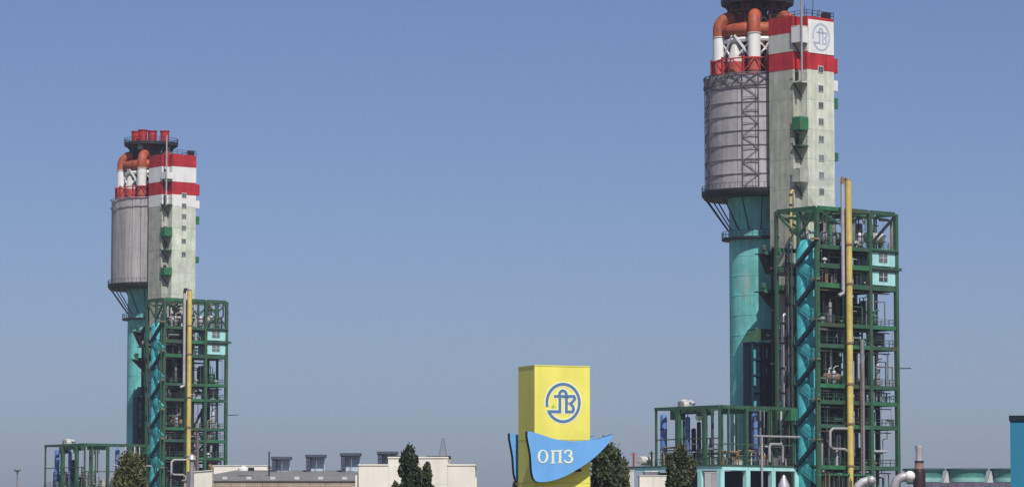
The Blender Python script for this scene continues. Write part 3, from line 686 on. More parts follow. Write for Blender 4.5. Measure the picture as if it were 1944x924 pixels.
    gp = [(Xr, Yg, .3), (Xr, yr(1288), .75), (Xr, yr(1338), .65), (Xr, Yr + .2, .3), (xr(1383), Yr, .3), (xr(1417), Yr, .5), (xr(1464), Yr, .3), (xr(1510) - .2, Yr, .35)]
    for (x, y, w_) in gp:
        Rk.part('post', MB().box(x - w_ / 2, x + w_ / 2, y - w_ / 2, y + w_ / 2, zr_ + .13, zu), M_GREEN)
    for (x, y) in ((Xr + dp, Yg), (Xr + dp, yr(1300)), (Xr + dp, Yr + dp), (xr(1450), Yr + dp), (xr(1510), Yr + dp)):
        Rk.part('post', MB().box(x - .17, x + .17, y - .17, y + .17, zr_ + .13, zu), M_GREEN)
    Rk.part('top_beam', MB().box(Xr - .2, Xr + .2, Yr + .2, Yg + .2, zu, zu + .5), M_GREEN)
    Rk.part('top_beam', MB().box(Xr + .21, xr(1510), Yr - .2, Yr + .2, zu, zu + .5), M_GREEN)
    Rk.part('top_beam', MB().box(Xr + dp - .2, Xr + dp + .2, Yr + dp, Yg + .2, zu, zu + .5), M_GREEN)
    Rk.part('top_beam', MB().box(Xr + dp, xr(1510), Yr + dp - .2, Yr + dp + .2, zu, zu + .5), M_GREEN)
    for q in range(6):
        y = Yr + dp + (Yg - Yr - dp) * q / 5; Rk.part('cross_beam', MB().box(Xr + .21, Xr + dp - .21, y - .15, y + .15, zu + .05, zu + .42), M_GREEN2 if q in (3, 4) else M_GREEN)
    zm_ = (zr_ + zu) / 2 - .3
    Rk.part('mid_rail', MB().box(Xr - .08, Xr + .08, Yr, Yg, zm_, zm_ + .18), M_GREEN)
    Rk.part('mid_rail', MB().box(Xr, xr(1510), Yr - .09, Yr + .07, zr_ + 3.2, zr_ + 3.4), M_GREEN)
    mb = MB()
    for q in range(30):
        y = Yr + (Yg - Yr) * q / 29; mb.bar((Xr - .3, y, zr_ + .1), (Xr - .3, y, zr_ + 1.15), .05)
    for hz in (.6, 1.15): mb.bar((Xr - .3, Yr - .3, zr_ + hz), (Xr - .3, Yg, zr_ + hz), .06); mb.bar((Xr - .3, Yr - .3, zr_ + hz), (xr(1510), Yr - .3, zr_ + hz), .06)
    for q in range(20): x = Xr + (xr(1510) - Xr) * q / 19; mb.bar((x, Yr - .3, zr_ + .1), (x, Yr - .3, zr_ + 1.15), .05)
    Rk.part('railing', mb, M_RAIL, kind='stuff')
    for (y0, y1, hh_) in ((yr(1345), yr(1318), 1.0), (yr(1290), yr(1268), 1.5), (yr(1316), yr(1292), .7)):
        Rk.part('cable_tray', MB().box(Xr + .5, Xr + 1.3, min(y0, y1), max(y0, y1), zu - hh_, zu - .05), M_GREEN2 if hh_ > 1.2 else M_GREEN)
    Rk.part('cable_tray', MB().box(xr(1378), xr(1415), Yr + .4, Yr + 1.2, zu - .9, zu - .05), M_GREEN)
    Rk.part('top_box', MB().box(xr(1498), xr(1511), Yr - .5, Yr + 1.5, zu - 1.6, zu + .3), M_GREEN2)
    for q in range(16):
        t = rng.uniform(.02, .98); hgt = rng.uniform(.6, 2.6); m_ = rng.choice([M_OCHRE, M_OCHRE, M_WHITEG, M_BROWN, M_GREYP, M_SILV])
        if q % 2: x, y = Xr + rng.uniform(.5, 2.5), Yr + 1 + (Yg - Yr - 3) * t; Rk.part('cabinet', MB().box(x, x + .8, y, y + rng.uniform(.7, 1.6), zr_ + .13, zr_ + hgt * .7), m_)
        else: x, y = Xr + 1 + (xr(1500) - Xr - 2) * t, Yr + rng.uniform(.5, 2.5); Rk.part('cabinet', MB().box(x, x + rng.uniform(.7, 1.6), y, y + .8, zr_ + .13, zr_ + hgt), m_)
    for q in range(40):
        al = rng.random() < .5; m_ = rng.choice([M_GREYP, M_SILV, M_OCHRE, M_WHITEG, M_GREEN, M_DARK, M_BROWN]); r = rng.choice((.08, .12, .18)); zz = zr_ + rng.uniform(.6, 3.4)
        if al:
            y = rng.uniform(Yr + 1, Yg - 4); y2 = y + rng.uniform(1.5, 6); x = Xr + rng.uniform(.6, 3); pts = [(x, y, zr_), (x, y, zz), (x, min(y2, Yg), zz), (x, min(y2, Yg), zr_)]
        else:
            x = rng.uniform(Xr + .5, xr(1480)); x2 = x + rng.uniform(1.5, 5); y = Yr + rng.uniform(.6, 3); pts = [(x, y, zr_), (x, y, zz), (x2, y, zz), (x2, y, zr_ if rng.random() < .6 else zu)]
        Rk.part('pipe', MB().tube(pts, r, 7), m_)
    for i, (px, py1, w_, al, m_, lab) in enumerate(((1260, 786, 13, 1, M_BLUE, 'bright blue vessel in the outermost bay'), (1306, 790, 9, 1, M_BLUE, 'blue vessel with a crooked top in the middle bay'),
                           (1317, 812, 9, 1, M_NAVY, 'dark blue vessel close behind the crooked one'), (1433, 784, 12, 0, M_BLUE, 'blue vessel in front of the teal stem'), (1350, 830, 7, 1, M_GREYP, 'slim grey vessel near the rack corner'), (1327, 800, 8, 1, M_BROWN, 'brown column under a pale lamp globe'))):
        r = w_ * 540 / F_PX / 2
        x, y = (Xr + 1.6, SR.loc(px, 850, 0, Xr + 1.6)[1]) if al else (SR.loc(px, 850, 1, Yr + 1.6)[0], Yr + 1.6)
        vessel(x, y, zr_ + .12, SR.z(x, y, py1), r, m_, lab + ' of the pipe rack, ' + which, group=None, nozzle=i in (1, 3))
    x = Xr + 1.2; y = SR.loc(1327, 790, 0, x)[1]; z = SR.z(x, y, 791)
    gl = MB().lathe([(.05, z - .6)] + [(.6 * math.cos(R_(t)), z + .6 * math.sin(R_(t))) for t in range(-80, 90, 20)], (x, y), 12)
    single(S, 'round_tank', 'small cream ball tank high in the pipe rack of the ' + which, 'tank', gl, mat("cream paint", (0.72, 0.78, 0.6), .4), (x, y, z - .6), 'cream ball tanks')
    # pale fan unit on top of the rack
    x = Xr + 1.5; y = SR.loc(1299, 770, 0, x)[1]; z = zu + .5
    V = Thing(S, 'roof_fan', 'pale lumpy fan unit on top of the pipe rack of the ' + which, 'fan', (x, y, z), 'fan units on the pipe racks')
    V.part('casing', MB().lathe([(.95, z), (.95, z + .5), (.7, z + .75), (.7, z + 1.0), (.3, z + 1.2)], (x, y), 14), M_WHITEG); V.part('motor', MB().box(x - 1.6, x - .9, y - .9, y - .2, z, z + .8), M_GREYP)
    V.part('outlet', MB().tube([(x, y, z + .6), (x + .6, y - 1.0, z + .8), (x + .6, y - 1.6, z + .4)], .3, 8), M_WHITEG)
    # silver pipe gallery over the rack front
    mb = MB(); x0, x1 = xr(1425), xr(1512); z = SR.z(x0, Yr, 827)
    mb.tube([(x0, Yr - .7, z), (x1 + 1.5, Yr - .7, z)], .17, 8); mb.tube([(xr(1440), Yr - .75, 0), (xr(1440), Yr - .75, z)], .17, 8)
    mb.tube([(xr(1455), Yr - .7, z - 4), (xr(1455), Yr - .7, z - 1.6), (xr(1457), Yr - .7, z - 1.2), (xr(1478), Yr - .7, z - 1.2), (xr(1480), Yr - .7, z - 1.6), (xr(1480), Yr - .7, z - 4)], .2, 8)
    single(S, 'pipe_gallery', 'pale horizontal pipe with drop legs before the rack of the ' + which, 'pipe', mb, M_SILV, (x0, Yr, 0), 'pale pipe galleries')
    if not far:
        # low things seen above the portal deck at its left end
        for i, (px, py, w_, h_, m_, lab) in enumerate(((1203, 858, 3, 24, M_PINKRED, 'thin pink-red post on the left end of the portal deck'), (1237, 856, 4, 26, M_OCHRE, 'brown post near the left end of the portal deck'))):
            x = Xr + 1; y = SR.loc(px, 870, 0, x)[1]; z1 = SR.z(x, y, py)
            single(S, 'post', lab, 'post', MB().box(x - .12, x + .12, y - .12, y + .12, zr_ + .12, z1).box(x - .6, x + .6, y - .1, y + .1, z1 - .4, z1 - .25), m_, (x, y, zr_))
        x = Xr + 1; y = SR.loc(1224, 870, 0, x)[1]; z = zr_ + 1.0
        mb = MB().tube([(x - 1.2, y, z), (x + 1.2, y, z)], .72, 16); mb.tube([(x - 1.25, y, z), (x + 1.0, y, z)], .3, 12)
        single(S, 'round_tank', 'white drum lying end-on at the left end of the portal deck', 'tank', mb, M_WHITEG, (x, y, zr_))

make_plant(SR, False)
make_plant(SL, True)

# ---------------------------------------------------------------- foreground pylon sign
SM = site_at(1015, 100, 24)          # x along the front face to the back right, y along the side face to the back left
wf = SM.loc(1120, 800, 1, 0)[0]; dside = SM.loc(984, 800, 0, 0)[1]; ztp = SM.z(0, 0, 694)
M_SY = mat("yellow sign enamel", (0.84, 0.79, 0.16), 0.42, var=0.09, scale=1.2, streak=0.12)
M_SB = mat("blue sign enamel", (0.155, 0.405, 0.78), 0.42, var=0.08, scale=1.5, streak=0.10)
M_SE = mat("shaded board edge", (0.035, 0.06, 0.05), 0.6)  # shadow on the board's side faces is put into this rim colour
M_CREAM = mat("cream lettering", (0.72, 0.78, 0.60), 0.5, var=0.05)
M_EBL = mat("emblem blue", (0.10, 0.20, 0.38), 0.5, var=0.08)
M_HALO = mat("emblem pale outline", (0.80, 0.80, 0.55), 0.5, var=0.05)
PY = Thing(SM, 'pylon_sign', 'tall yellow pylon sign with blue emblem and blue wave board lettered ОПЗ', 'sign', (0, 0, 0))
PY.part('body', MB().box(0, wf, 0, dside, 0, ztp), M_SY)
PY.part('cap', MB().box(-.012, wf + .012, -.012, dside + .012, ztp + .001, ztp + .03), M_SY)
# seams of the sheet metal
for z in (1.25, 2.5, 3.75, 5.0):
    PY.part('joint', MB().box(-.004, wf + .004, -.004, dside + .004, z, z + .012), mat("seam yellow", (0.5, 0.38, 0.04), .6))
def front(zx, zy, d, sc=3.787, ox=940, oy=680, y0=0.0):
    p = SM.loc(ox + zx / sc, oy + zy / sc, 1, y0); return (p[0], y0 - d, p[2])
to3 = lambda u, v, d: front(u, v, d, 9.73, 1020, 715)
mb = MB(); mb2 = MB()
for i, st in enumerate(logo_strokes()):
    stroke(mb, st, 100, to3, .004 + .0006 * i, .001 ); stroke(mb2, st, 50, to3, .013 + .0006 * i, .0045)
em = PY.part('emblem', mb2, M_EBL); PY.part('emblem_outline', mb, M_HALO, em)
lf = [[(285, 560), (305, 480), (320, 560)], [(250, 560), (290, 520), (300, 580)], [(320, 580), (345, 520), (335, 590)]]
mb = MB()
for i, l_ in enumerate(lf): mb.prism(l_, to3, .006 + .001 * i, .002)
PY.part('leaf_mark', mb, mat("leaf green", (0.42, 0.58, 0.12), .5), em)
top = [(233, 522), (262, 527), (300, 536), (350, 553), (400, 570), (450, 582), (500, 589), (560, 592), (620, 591), (680, 586), (740, 575), (800, 560), (852, 541)]
bot = [(838, 570), (815, 608), (780, 648), (740, 688), (700, 722), (660, 752), (610, 785), (560, 815), (510, 842), (460, 862), (420, 874), (380, 883), (340, 887), (312, 886), (290, 878), (275, 855), (266, 815), (262, 760), (258, 700), (250, 650), (240, 600), (233, 560)]
wave = top + bot
def board(y0, y1, sx):
    poly = [(front(u, v, 0, y0=-.42)[0], front(u, v, 0, y0=-.42)[2]) for u, v in wave]
    return MB().prism(poly, lambda u, v, d: (u + sx, d, v), y0, y1, (0, 1))
bd = PY.part('wave_board', board(-.42, -.26, 0), [M_SB, M_SE], label='front blue wave board with cream letters')
PY.part('wave_board', board(dside + .26, dside + .42, .26), [M_SB, M_SE], label='rear blue wave board')
for z in (front(300, 640, 0)[2], front(300, 800, 0)[2]):
    for x in (.3, wf - .45):
        PY.part('bracket', MB().bar((x, -.26, z), (x, 0, z), .08), M_DARK); PY.part('bracket', MB().bar((x, dside, z), (x, dside + .26, z), .08), M_DARK)
# letters, in the same measured units
def let3(u, v, d):
    p = SM.loc(940 + (u + 6) / 3.787, 680 + v / 3.787, 1, -.42); return (p[0], -.42 - d, p[2])
def ring_letter(cx, cy, ro, rh, ri, rih):
    mb = MB(); n = 28
    for k in range(n):
        a, b = 2 * math.pi * k / n, 2 * math.pi * (k + 1) / n
        mb.prism([(cx + ro * math.cos(a), cy + rh * math.sin(a)), (cx + ri * math.cos(a), cy + rih * math.sin(a)), (cx + ri * math.cos(b), cy + rih * math.sin(b)), (cx + ro * math.cos(b), cy + rh * math.sin(b))], let3, .012, 0)
    return mb
PY.part('letter', ring_letter(337, 703, 39, 48, 22, 40), M_CREAM, bd)
mb = MB()
for q in ([(398, 660), (470, 657), (470, 668), (398, 671)], [(400, 671), (417, 671), (417, 748), (400, 748)], [(451, 668), (468, 668), (468, 746), (451, 746)],
          [(391, 748), (426, 747), (426, 753), (391, 754)], [(442, 746), (477, 745), (477, 751), (442, 752)], [(391, 660), (398, 660), (398, 666), (391, 667)], [(470, 657), (477, 657), (477, 663), (470, 663)]):
    mb.prism(q, let3, .012, 0)
PY.part('letter', mb, M_CREAM, bd)
mb = MB()
pts = [(493, 683), (499, 668), (512, 660), (527, 660), (540, 668), (543, 680), (538, 692), (524, 700)]
stroke(mb, pts, 11, let3, .012, 0)
pts = [(520, 699), (537, 703), (548, 715), (548, 728), (539, 741), (523, 747), (507, 745), (495, 737), (492, 727)]
stroke(mb, pts, 12, let3, .0125, 0); stroke(mb, [(494, 660), (494, 684)], 5, let3, .011, 0); stroke(mb, [(541, 674), (538, 690)], 16, let3, .0115, 0); stroke(mb, [(545, 712), (543, 735)], 16, let3, .0118, 0)
PY.part('letter', mb, M_CREAM, bd)

# ---------------------------------------------------------------- buildings on the left and middle
def wpt(px, py, D): r = ray(px, py); return r[0] / r[1] * D, CAMZ + r[2] / r[1] * D
S0 = Site(0, 0, 0, '')
M_WALLW = mat("cream white plaster", (0.78, 0.74, 0.65), 0.85, var=0.12, scale=0.3, streak=0.06, rnd=0.05)
M_TAN = mat("tan wall panels", (0.36, 0.30, 0.24), 0.85, var=0.14, scale=0.5, streak=0.14, rnd=0.08)
M_ROOF = mat("grey roofing felt", (0.20, 0.20, 0.20), 0.9, var=0.2, scale=0.5)
DW = 330.0
sections = [(674, 681, 901), (681, 737, 883), (737, 793, 869), (793, 850, 869), (850, 902, 883), (902, 905, 905)]
xo, _ = wpt(675, 900, DW)
Wb = Thing(S0, 'white_building', 'cream white flat-roofed building with stepped top behind the poplars', 'building', (xo, DW, 0))
for (a, b, py) in sections:
    x0, z = wpt(a, py, DW); x1, _ = wpt(b, py, DW); dd = 14 if b - a > 10 else 12
    # each section of plaster is laid in storey bands of real panels
    zz = 0; n = 4
    for k in range(n):
        Wb.part('wall_panel', MB().box(x0, x1 - .015, DW + (0 if b - a > 10 else .5), DW + dd, z * k / n + .012, z * (k + 1) / n), M_WALLW)
    if b - a > 10: Wb.part('parapet', MB().box(x0 - .06, x1 + .04, DW - .08, DW + dd + .05, z + .002, z + .14), M_WALLW)
for (px, py0, py1) in ((827, 866, 869), (765, 866, 869)):
    x, z = wpt(px, py1, DW); Wb.part('roof_hatch', MB().box(x - 1.0, x + 1.4, DW + 3, DW + 5, z, z + .3), M_BROWN)
# lattice mast behind
DMt = 460.0; x, z1 = wpt(841, 831, DMt); bx, z0 = wpt(841, 868, DMt)
Mt = Thing(S0, 'lattice_mast', 'thin grey lattice mast rising behind the white building', 'mast', (x, DMt, 0)); mb = MB()
hw = lambda z: .12 + .42 * max(0, (z1 - z)) / (z1 - z0) if z > z0 else .54
for sx in (-1, 1):
    for sy in (-1, 1): mb.bar((x + sx * hw(z0), DMt + sy * hw(z0), 0), (x + sx * hw(z0), DMt + sy * hw(z0), z0), .07); mb.bar((x + sx * hw(z0), DMt + sy * hw(z0), z0), (x + sx * .12, DMt + sy * .12, z1), .05)
Mt.part('leg', mb, M_GREYP); mb = MB(); n = 9
for k in range(n):
    a, b = z0 + (z1 - z0) * k / n, z0 + (z1 - z0) * (k + 1) / n
    for s in (-1, 1): mb.bar((x - s * hw(a), DMt - hw(a), a), (x + s * hw(b), DMt - hw(b), b), .045); mb.bar((x - hw(a), DMt - s * hw(a), a), (x - hw(b), DMt + s * hw(b), b), .045)
Mt.part('bracing', mb, M_GREYP)
# tan hall with pitched grey roof
DH = 345.0
x0, ze = wpt(349, 911, DH); x1, ze2 = wpt(676, 903.5, DH); ze = (ze + ze2) / 2 + .05
SH = Site(3.6, x0, DH - 0, ''); Lh = (x1 - x0) / math.cos(R_(3.6)); zeav = wpt(349, 912, DH)[1]
Hl = Thing(SH, 'long_hall', 'long tan-walled hall with a low grey roof left of the white building', 'building', (0, 0, 0)); n = 11
for k in range(n):
    Hl.part('wall_panel', MB().box(Lh * k / n + .015, Lh * (k + 1) / n - .015, 0, .3, 0, zeav - .02), M_TAN)
Hl.part('side_wall', MB().box(0, .3, .31, 26, 0, zeav - .3), M_TAN); Hl.part('side_wall', MB().box(Lh - .3, Lh, .31, 26, 0, zeav - .3), M_TAN)
Hl.part('eaves', MB().box(-.2, Lh, -.15, .4, zeav - .015, zeav + .13), M_GREYP)
zr2 = wpt(500, 891.5, DH + 13)[1]
Hl.part('roof', MB().add([(0, 0, zeav + .14), (Lh, 0, zeav + .14), (Lh, 13, zr2), (5.0, 13, zr2), (0, 26, zeav), (Lh, 26, zeav), (0, 0, zeav), (Lh, 0, zeav)],
                         [(0, 1, 2, 3), (3, 2, 5, 4), (0, 3, 4), (1, 5, 2), (6, 7, 1, 0)]), M_ROOF)
for k in range(7):
    t = (k + .6) / 7.2; Hl.part('roof_fitting', MB().box(Lh * t, Lh * t + .5, .5, 1.0, zeav + .15, zeav + .45), M_WHITEG)
# white parapet blocks beyond the hall
for i, (a, b, py0, lab) in enumerate(((354, 403, 895, 'low white parapet block touching the left end of the grey roof'), (404, 508, 884, 'long white parapet wall rising behind the left half of the grey roof'))):
    Dd = 338 + 30 * i if i else 333; xx0, z = wpt(a, py0, Dd); xx1, _ = wpt(b, py0, Dd)
    T = Thing(S0, 'parapet_block', lab, 'building', (xx0, Dd, 0))
    if i == 0:
        z2 = wpt(b, 893, Dd)[1]; z = wpt(a, 896.5, Dd)[1]
        T.part('wall', MB().prism([(xx0, 0), (xx1, 0), (xx1, z2), (xx0, z)], lambda u, v, d: (u, Dd + d, v), 0, 1.5), M_WALLW); T.part('coping', MB().bar((xx0, Dd + .75, z + .05), (xx1, Dd + .75, z2 + .05), 1.7, .09), M_WHITEG)
    else:
        T.part('wall', MB().box(xx0, xx1, Dd, Dd + 6, 0, z), M_WALLW); T.part('coping', MB().box(xx0 - .05, xx1 + .05, Dd - .06, Dd + 6, z + .001, z + .12), M_WHITEG)
T = Thing(S0, 'roof_fan', 'small white fan on the grey roof in front of the long white parapet', 'fan', (wpt(462, 890, 350)[0], 350, wpt(462, 893, 350)[1])); x, z = wpt(462, 893, 350)
T.part('casing', MB().lathe([(.55, z), (.55, z + .25), (.28, z + .4), (.3, z + .55)], (x, 350), 12), M_WHITE); T.part('motor', MB().box(x + .5, x + 1.1, 349.8, 350.2, z, z + .35), M_DARK)
T = Thing(S0, 'flue', 'rusty red-brown flue stub at the left end of the grey roof', 'flue', (wpt(402, 885, 352)[0], 352, 0)); x, z = wpt(402, 882, 352)
T.part('pipe', MB().tube([(x, 352, 0), (x, 352, z - .3), (x - .3, 352, z)], .22, 8), M_OCHRE)
x, z = wpt(374, 876, 337); xb, zb_ = wpt(374, 896, 337)
T = Thing(S0, 'vent_pipe', 'slim pale blue vent pipe before the low white parapet block', 'pipe', (x, 331.5, 0))
T.part('pipe', MB().tube([(x, 331.5, 0), (x, 331.5, z)], [.3, .22], 10), M_SILV); T.part('cowl', MB().lathe([(.22, z), (.42, z + .1), (.3, z + .5), (.1, z + .6)], (x, 331.5), 10), M_SILV)
M_VENT = mat('hazed vent steel', (0.07, 0.08, 0.12), .6)  # distance haze mixed into the dark vent colour
# four roof ventilators
for i, (a, b, py) in enumerate(((515, 552, 866), (580, 618, 862), (646, 685, 859), (716, 755, 856))):
    Dv = 356.0; xx0, z = wpt(a, py, Dv); xx1, _ = wpt(b, py, Dv); zb2 = zr2 - .5
    T = Thing(SH.__class__(0, 0, 0, ''), 'roof_ventilator', ('leftmost', 'second from left', 'third from left', 'rightmost')[i] + ' of the four dark canopied ventilators standing on the grey roof', 'ventilator', (xx0, Dv, zb2), 'canopied ventilators on the hall roof')
    T.part('canopy', MB().box(xx0 - .05, xx1, Dv, Dv + 2.2, z - .28, z), M_VENT); lw = (xx1 - xx0) * .24
    n = 4; hh = (z - .3 - zb2) / n
    for k in range(n): T.part('louvre', MB().box(xx0 + .05, xx0 + lw, Dv + .1, Dv + 1.9, zb2 + hh * k + .04, zb2 + hh * (k + 1)), M_VENT)
    for q in (.55, .97): xp = xx0 + (xx1 - xx0) * q; T.part('leg', MB().box(xp - .05, xp, Dv + .3, Dv + .4, zb2, z - .29), M_SILV)
    T.part('base_rail', MB().box(xx0 + lw, xx1, Dv + .2, Dv + .4, zb2, zb2 + .2), M_GREYP)
    T.part('screen', MB().box(xx0 + lw + .02, xx1 - .12, Dv + .9, Dv + .96, zb2 + .35, z - .3), mat("pale blue screen", (0.42, 0.52, 0.58), .6))
# short wires post
x, z = wpt(511, 856, 350); single(S0, 'post', 'thin dark post left of the four roof ventilators', 'post', MB().tube([(x, 350, zr2 - 2), (x, 350, z)], .07, 6), M_DARK, (x, 350, 0))

# ---------------------------------------------------------------- right-hand bits
# teal block at the frame's right edge
xk, zk = wpt(1917, 788, 120)
SK = Site(-11, xk, 120, '')
Kb = Thing(SK, 'teal_kiosk', 'deep teal panelled block with dark cornice at the right edge of the photo', 'building', (0, 0, 0))
M_KT = mat("deep teal panels", (0.022, 0.18, 0.30), 0.5, var=0.08)
for k in range(6): Kb.part('wall_panel', MB().box(.6 * k + .004, .6 * (k + 1) - .004, 0, 3.4, 0, zk - .2), M_KT)
Kb.part('cornice', MB().box(-.03, 3.65, -.05, 3.45, zk - .19, zk), M_NAVY)
# cooling tower fan stacks
DC = 700.0; M_FS = mat("green fan stack", (0.10, 0.32, 0.27), 0.6, var=0.2, streak=0.2); M_FSL = mat("pale green band", (0.26, 0.52, 0.46), 0.6)
xa_, zc1 = wpt(1748, 916, DC); xb_, _ = wpt(1935, 916, DC)
Ct = Thing(S0, 'cooling_tower', 'low purple-grey cooling tower block under the green fan stacks', 'cooling tower', (xa_, DC, 0))
n = 12
for k in range(n): Ct.part('wall_panel', MB().box(xa_ + (xb_ - xa_) * k / n + .03, xa_ + (xb_ - xa_) * (k + 1) / n - .03, DC - 5, DC + 8, 0, zc1), mat("purple grey louvres", (0.12, 0.10, 0.15), .8, var=.3, rnd=.2))
for i, (a, b, lab) in enumerate(((1714, 1793, 'left green fan stack half hidden behind the brown vessel'), (1797, 1875, 'middle green flared fan stack on the cooling tower'), (1880, 1958, 'right green fan stack cut by the teal block'))):
    xx0, z1 = wpt(a, 889, DC); xx1, _ = wpt(b, 889, DC); c = (xx0 + xx1) / 2; r = (xx1 - xx0) / 2
    T = Thing(S0, 'fan_stack', lab, 'fan stack', (c, DC, zc1), 'fan stacks on the cooling tower')
    T.part('shell', MB().lathe([(r * .82, zc1 - .2), (r * .86, zc1 + .9), (r * .93, z1 - .5), (r, z1 - .02), (r * .96, z1), (r * .9, z1 - .6)], (c, DC), 32, capt=False), M_FS)
    T.part('band', MB().lathe([(r * .83, zc1 + .15), (r * .9, zc1 + .15), (r * .92, zc1 + 1.0), (r * .86, zc1 + 1.0)], (c, DC), 32), M_FSL)
    T.part('rim', MB().lathe([(r * .98, z1 - .35), (r * 1.02, z1 - .35), (r * 1.02, z1 + .02), (r * .98, z1 + .02)], (c, DC), 32), mat("dark green rim", (0.03, 0.10, 0.09), .6))
    if i: T.part('pale_wedge', MB().prism([(xx0 - .9, zc1 - .2), (xx0 + .5, zc1 - .2), (xx0 - .05, z1 - .5)], lambda u, v, d: (u, DC - r * .3 + d, v), 0, .3), M_WHITEG)
# brown vessel with silver chimney
DB = 420.0; x, z1 = wpt(1745, 889, DB); _, z2 = wpt(1745, 877, DB); _, z3 = wpt(1745, 845, DB); s = DB / F_PX
T = Thing(S0, 'brown_vessel', 'dark brown vessel topped by a slim silver chimney right of the plant', 'vessel', (x, DB, 0))
T.part('shell', MB().lathe([(10 * s, 0), (11.5 * s, z1 - 3), (12 * s, z1 - .6), (9 * s, z1)], (x, DB), 24), mat("deep brown shell", (0.03, 0.012, 0.016), .5))
T.part('neck', MB().lathe([(9 * s, z1), (8 * s, z2 - .1), (8.5 * s, z2)], (x, DB), 20), mat("rosy primer", (0.32, 0.2, 0.16), .6))
T.part('collar', MB().lathe([(8.6 * s, z2), (9 * s, z2), (9 * s, z2 + .2), (7 * s, z2 + .2)], (x, DB), 20), M_DARK)
T.part('chimney', MB().lathe([(6.6 * s, z2 + .2), (6.2 * s, z3 - .6), (7.6 * s, z3 - .3), (7.6 * s, z3), (5 * s, z3)], (x, DB), 20), M_SILV)
# lagged silver pipes in front
DP = 415.0; s = DP / F_PX
def P3(px, py, D=DP): a, b = wpt(px, py, D); return (a, D, b)
T = Thing(S0, 'lagged_pipe', 'fat silver lagged pipe ending in a round white cap beside the brown vessel', 'pipe', (P3(1700, 960)[0], DP, 0))
T.part('pipe', MB().tube([P3(1695, 1050), P3(1697, 925), P3(1703, 910), P3(1713, 905), P3(1722, 904)], 9 * s, 14), M_SILV)
c = P3(1727, 903); cap = MB().lathe([(max(.02, 10 * s * math.cos(R_(t))), c[2] + 10 * s * math.sin(R_(t))) for t in range(-90, 91, 15)], (c[0], c[1] - .3), 18); T.part('cap', cap, M_WHITE)
T = Thing(S0, 'lagged_pipe', 'silver lagged pipe elbow low at the right foot of the green structure', 'pipe', (P3(1636, 960)[0], DP, 0))
T.part('pipe', MB().tube([P3(1622, 1050), P3(1625, 930), P3(1630, 921), P3(1638, 914), P3(1650, 911)], 8 * s, 14), M_SILV)
c = P3(1654, 911); T.part('cap', MB().lathe([(max(.02, 9 * s * math.cos(R_(t))), c[2] + 9 * s * math.sin(R_(t))) for t in range(-90, 91, 15)], (c[0], c[1] - .3), 18), M_SILV)
# pink-white annex and grey box under the portals of the nearer plant
for i, (a, b, py, D, m_, nm, lab) in enumerate(((1214, 1265, 903, 380, M_WALLW, 'annex', 'pale pinkish annex wall between the two dark trees at the right'), (1224, 1248, 895, 384, M_GREYP, 'annex', 'grey box standing up behind the pale pinkish annex'),
       (1338, 1362, 897, 500, M_SILV, 'grey_tank', 'grey box tank under the teal portal right of the dark tree'), (1176, 1204, 893, 440, M_WHITEG, 'annex', 'pale slatted block left of the portal end'))):
    x0, z = wpt(a, py, D); x1, _ = wpt(b, py, D)
    T = Thing(S0, nm, lab, 'building' if nm == 'annex' else 'tank', (x0, D, 0))
    n = max(2, int((x1 - x0) / 1.1))
    for k in range(n): T.part('wall_panel', MB().box(x0 + (x1 - x0) * k / n + .01, x0 + (x1 - x0) * (k + 1) / n - .01, D, D + 4, 0, z), m_)
    T.part('coping', MB().box(x0 - .05, x1 + .05, D - .05, D + 4.05, z + .001, z + .12), M_WHITEG)
# white conical heap-like hopper under the portal
for i, (px, py, w_) in enumerate(((1488, 901, 18),)):
    x, z = wpt(px, py, 470); s = 470 / F_PX
    T = Thing(S0, 'cone_hopper', 'pale cone-topped hopper under the rightmost teal portal', 'hopper', (x, 470, 0)); T.part('shell', MB().lathe([(w_ * s * .6, 0), (w_ * s * .6, z - 1.4), (w_ * s * .12, z)], (x, 470), 16), M_SILV)
# ground-level clutter pipes in front of the structure
rg = random.Random(5)
YL = ['%s low pipe arch %s at the foot of the nearer structure' % (a, b) for a, b in zip(
    ['leftmost', 'second', 'third', 'fourth', 'fifth', 'sixth', 'seventh', 'eighth', 'ninth', 'tenth', 'eleventh', 'twelfth', 'thirteenth', 'fourteenth', 'second last', 'rightmost'], ['from the left'] * 14 + ['counting rightwards', 'of all'])]
SB = SR
base = Thing(SB, 'backed_platform', 'low green platform with added dark backing under the green structure of the right plant', 'building', (.8, 1.2, 0))
base.part('wall', MB().box(.8, W * .55, 1.2, 7, 0, zf(902)), M_BROWN)  # dark box added to fill the darkness under the green platform
base.part('roof', MB().box(.6, W * .57, -1.4, 7.2, zf(902) + .01, zf(902) + .35), M_GREEN2)
for k in range(5): base.part('post', MB().box(.8 + k * 2.2, .98 + k * 2.2, -1.2, -1.0, 0, zf(902)), M_GREEN)
for i in range(16):
    px = 1562 + i * 4.6 + rg.uniform(-1, 1); D = 500 + rg.uniform(0, 25); y0 = rg.uniform(890, 918); p = P3(px, y0, D); q = P3(px + rg.uniform(6, 22), y0 + rg.uniform(-2, 4), D)
    single(S0, 'yard_pipe', YL[i], 'pipe', MB().tube([(p[0], D, 0), p, (q[0], D, p[2]), (q[0], D, 0)], rg.choice((.05, .07, .1)), 8), rg.choice([M_GREEN, M_BROWN, M_DARK, M_OCHRE, M_GREEN]), (p[0], D, 0), 'yard pipes at the foot of the nearer structure')
# floodlight mast at far left
x, z = wpt(33, 894, 600)
T = Thing(S0, 'floodlight_mast', 'distant floodlight mast with a wide head at the far left', 'mast', (x, 600, 0)); T.part('pole', MB().tube([(x, 600, 0), (x, 600, z)], [.25, .13], 8), M_GREYP)
T.part('lamp_head', MB().lathe([(.15, z - .1), (.65, z + .15), (.65, z + .35), (.1, z + .4)], (x, 600), 10), M_GREYP)

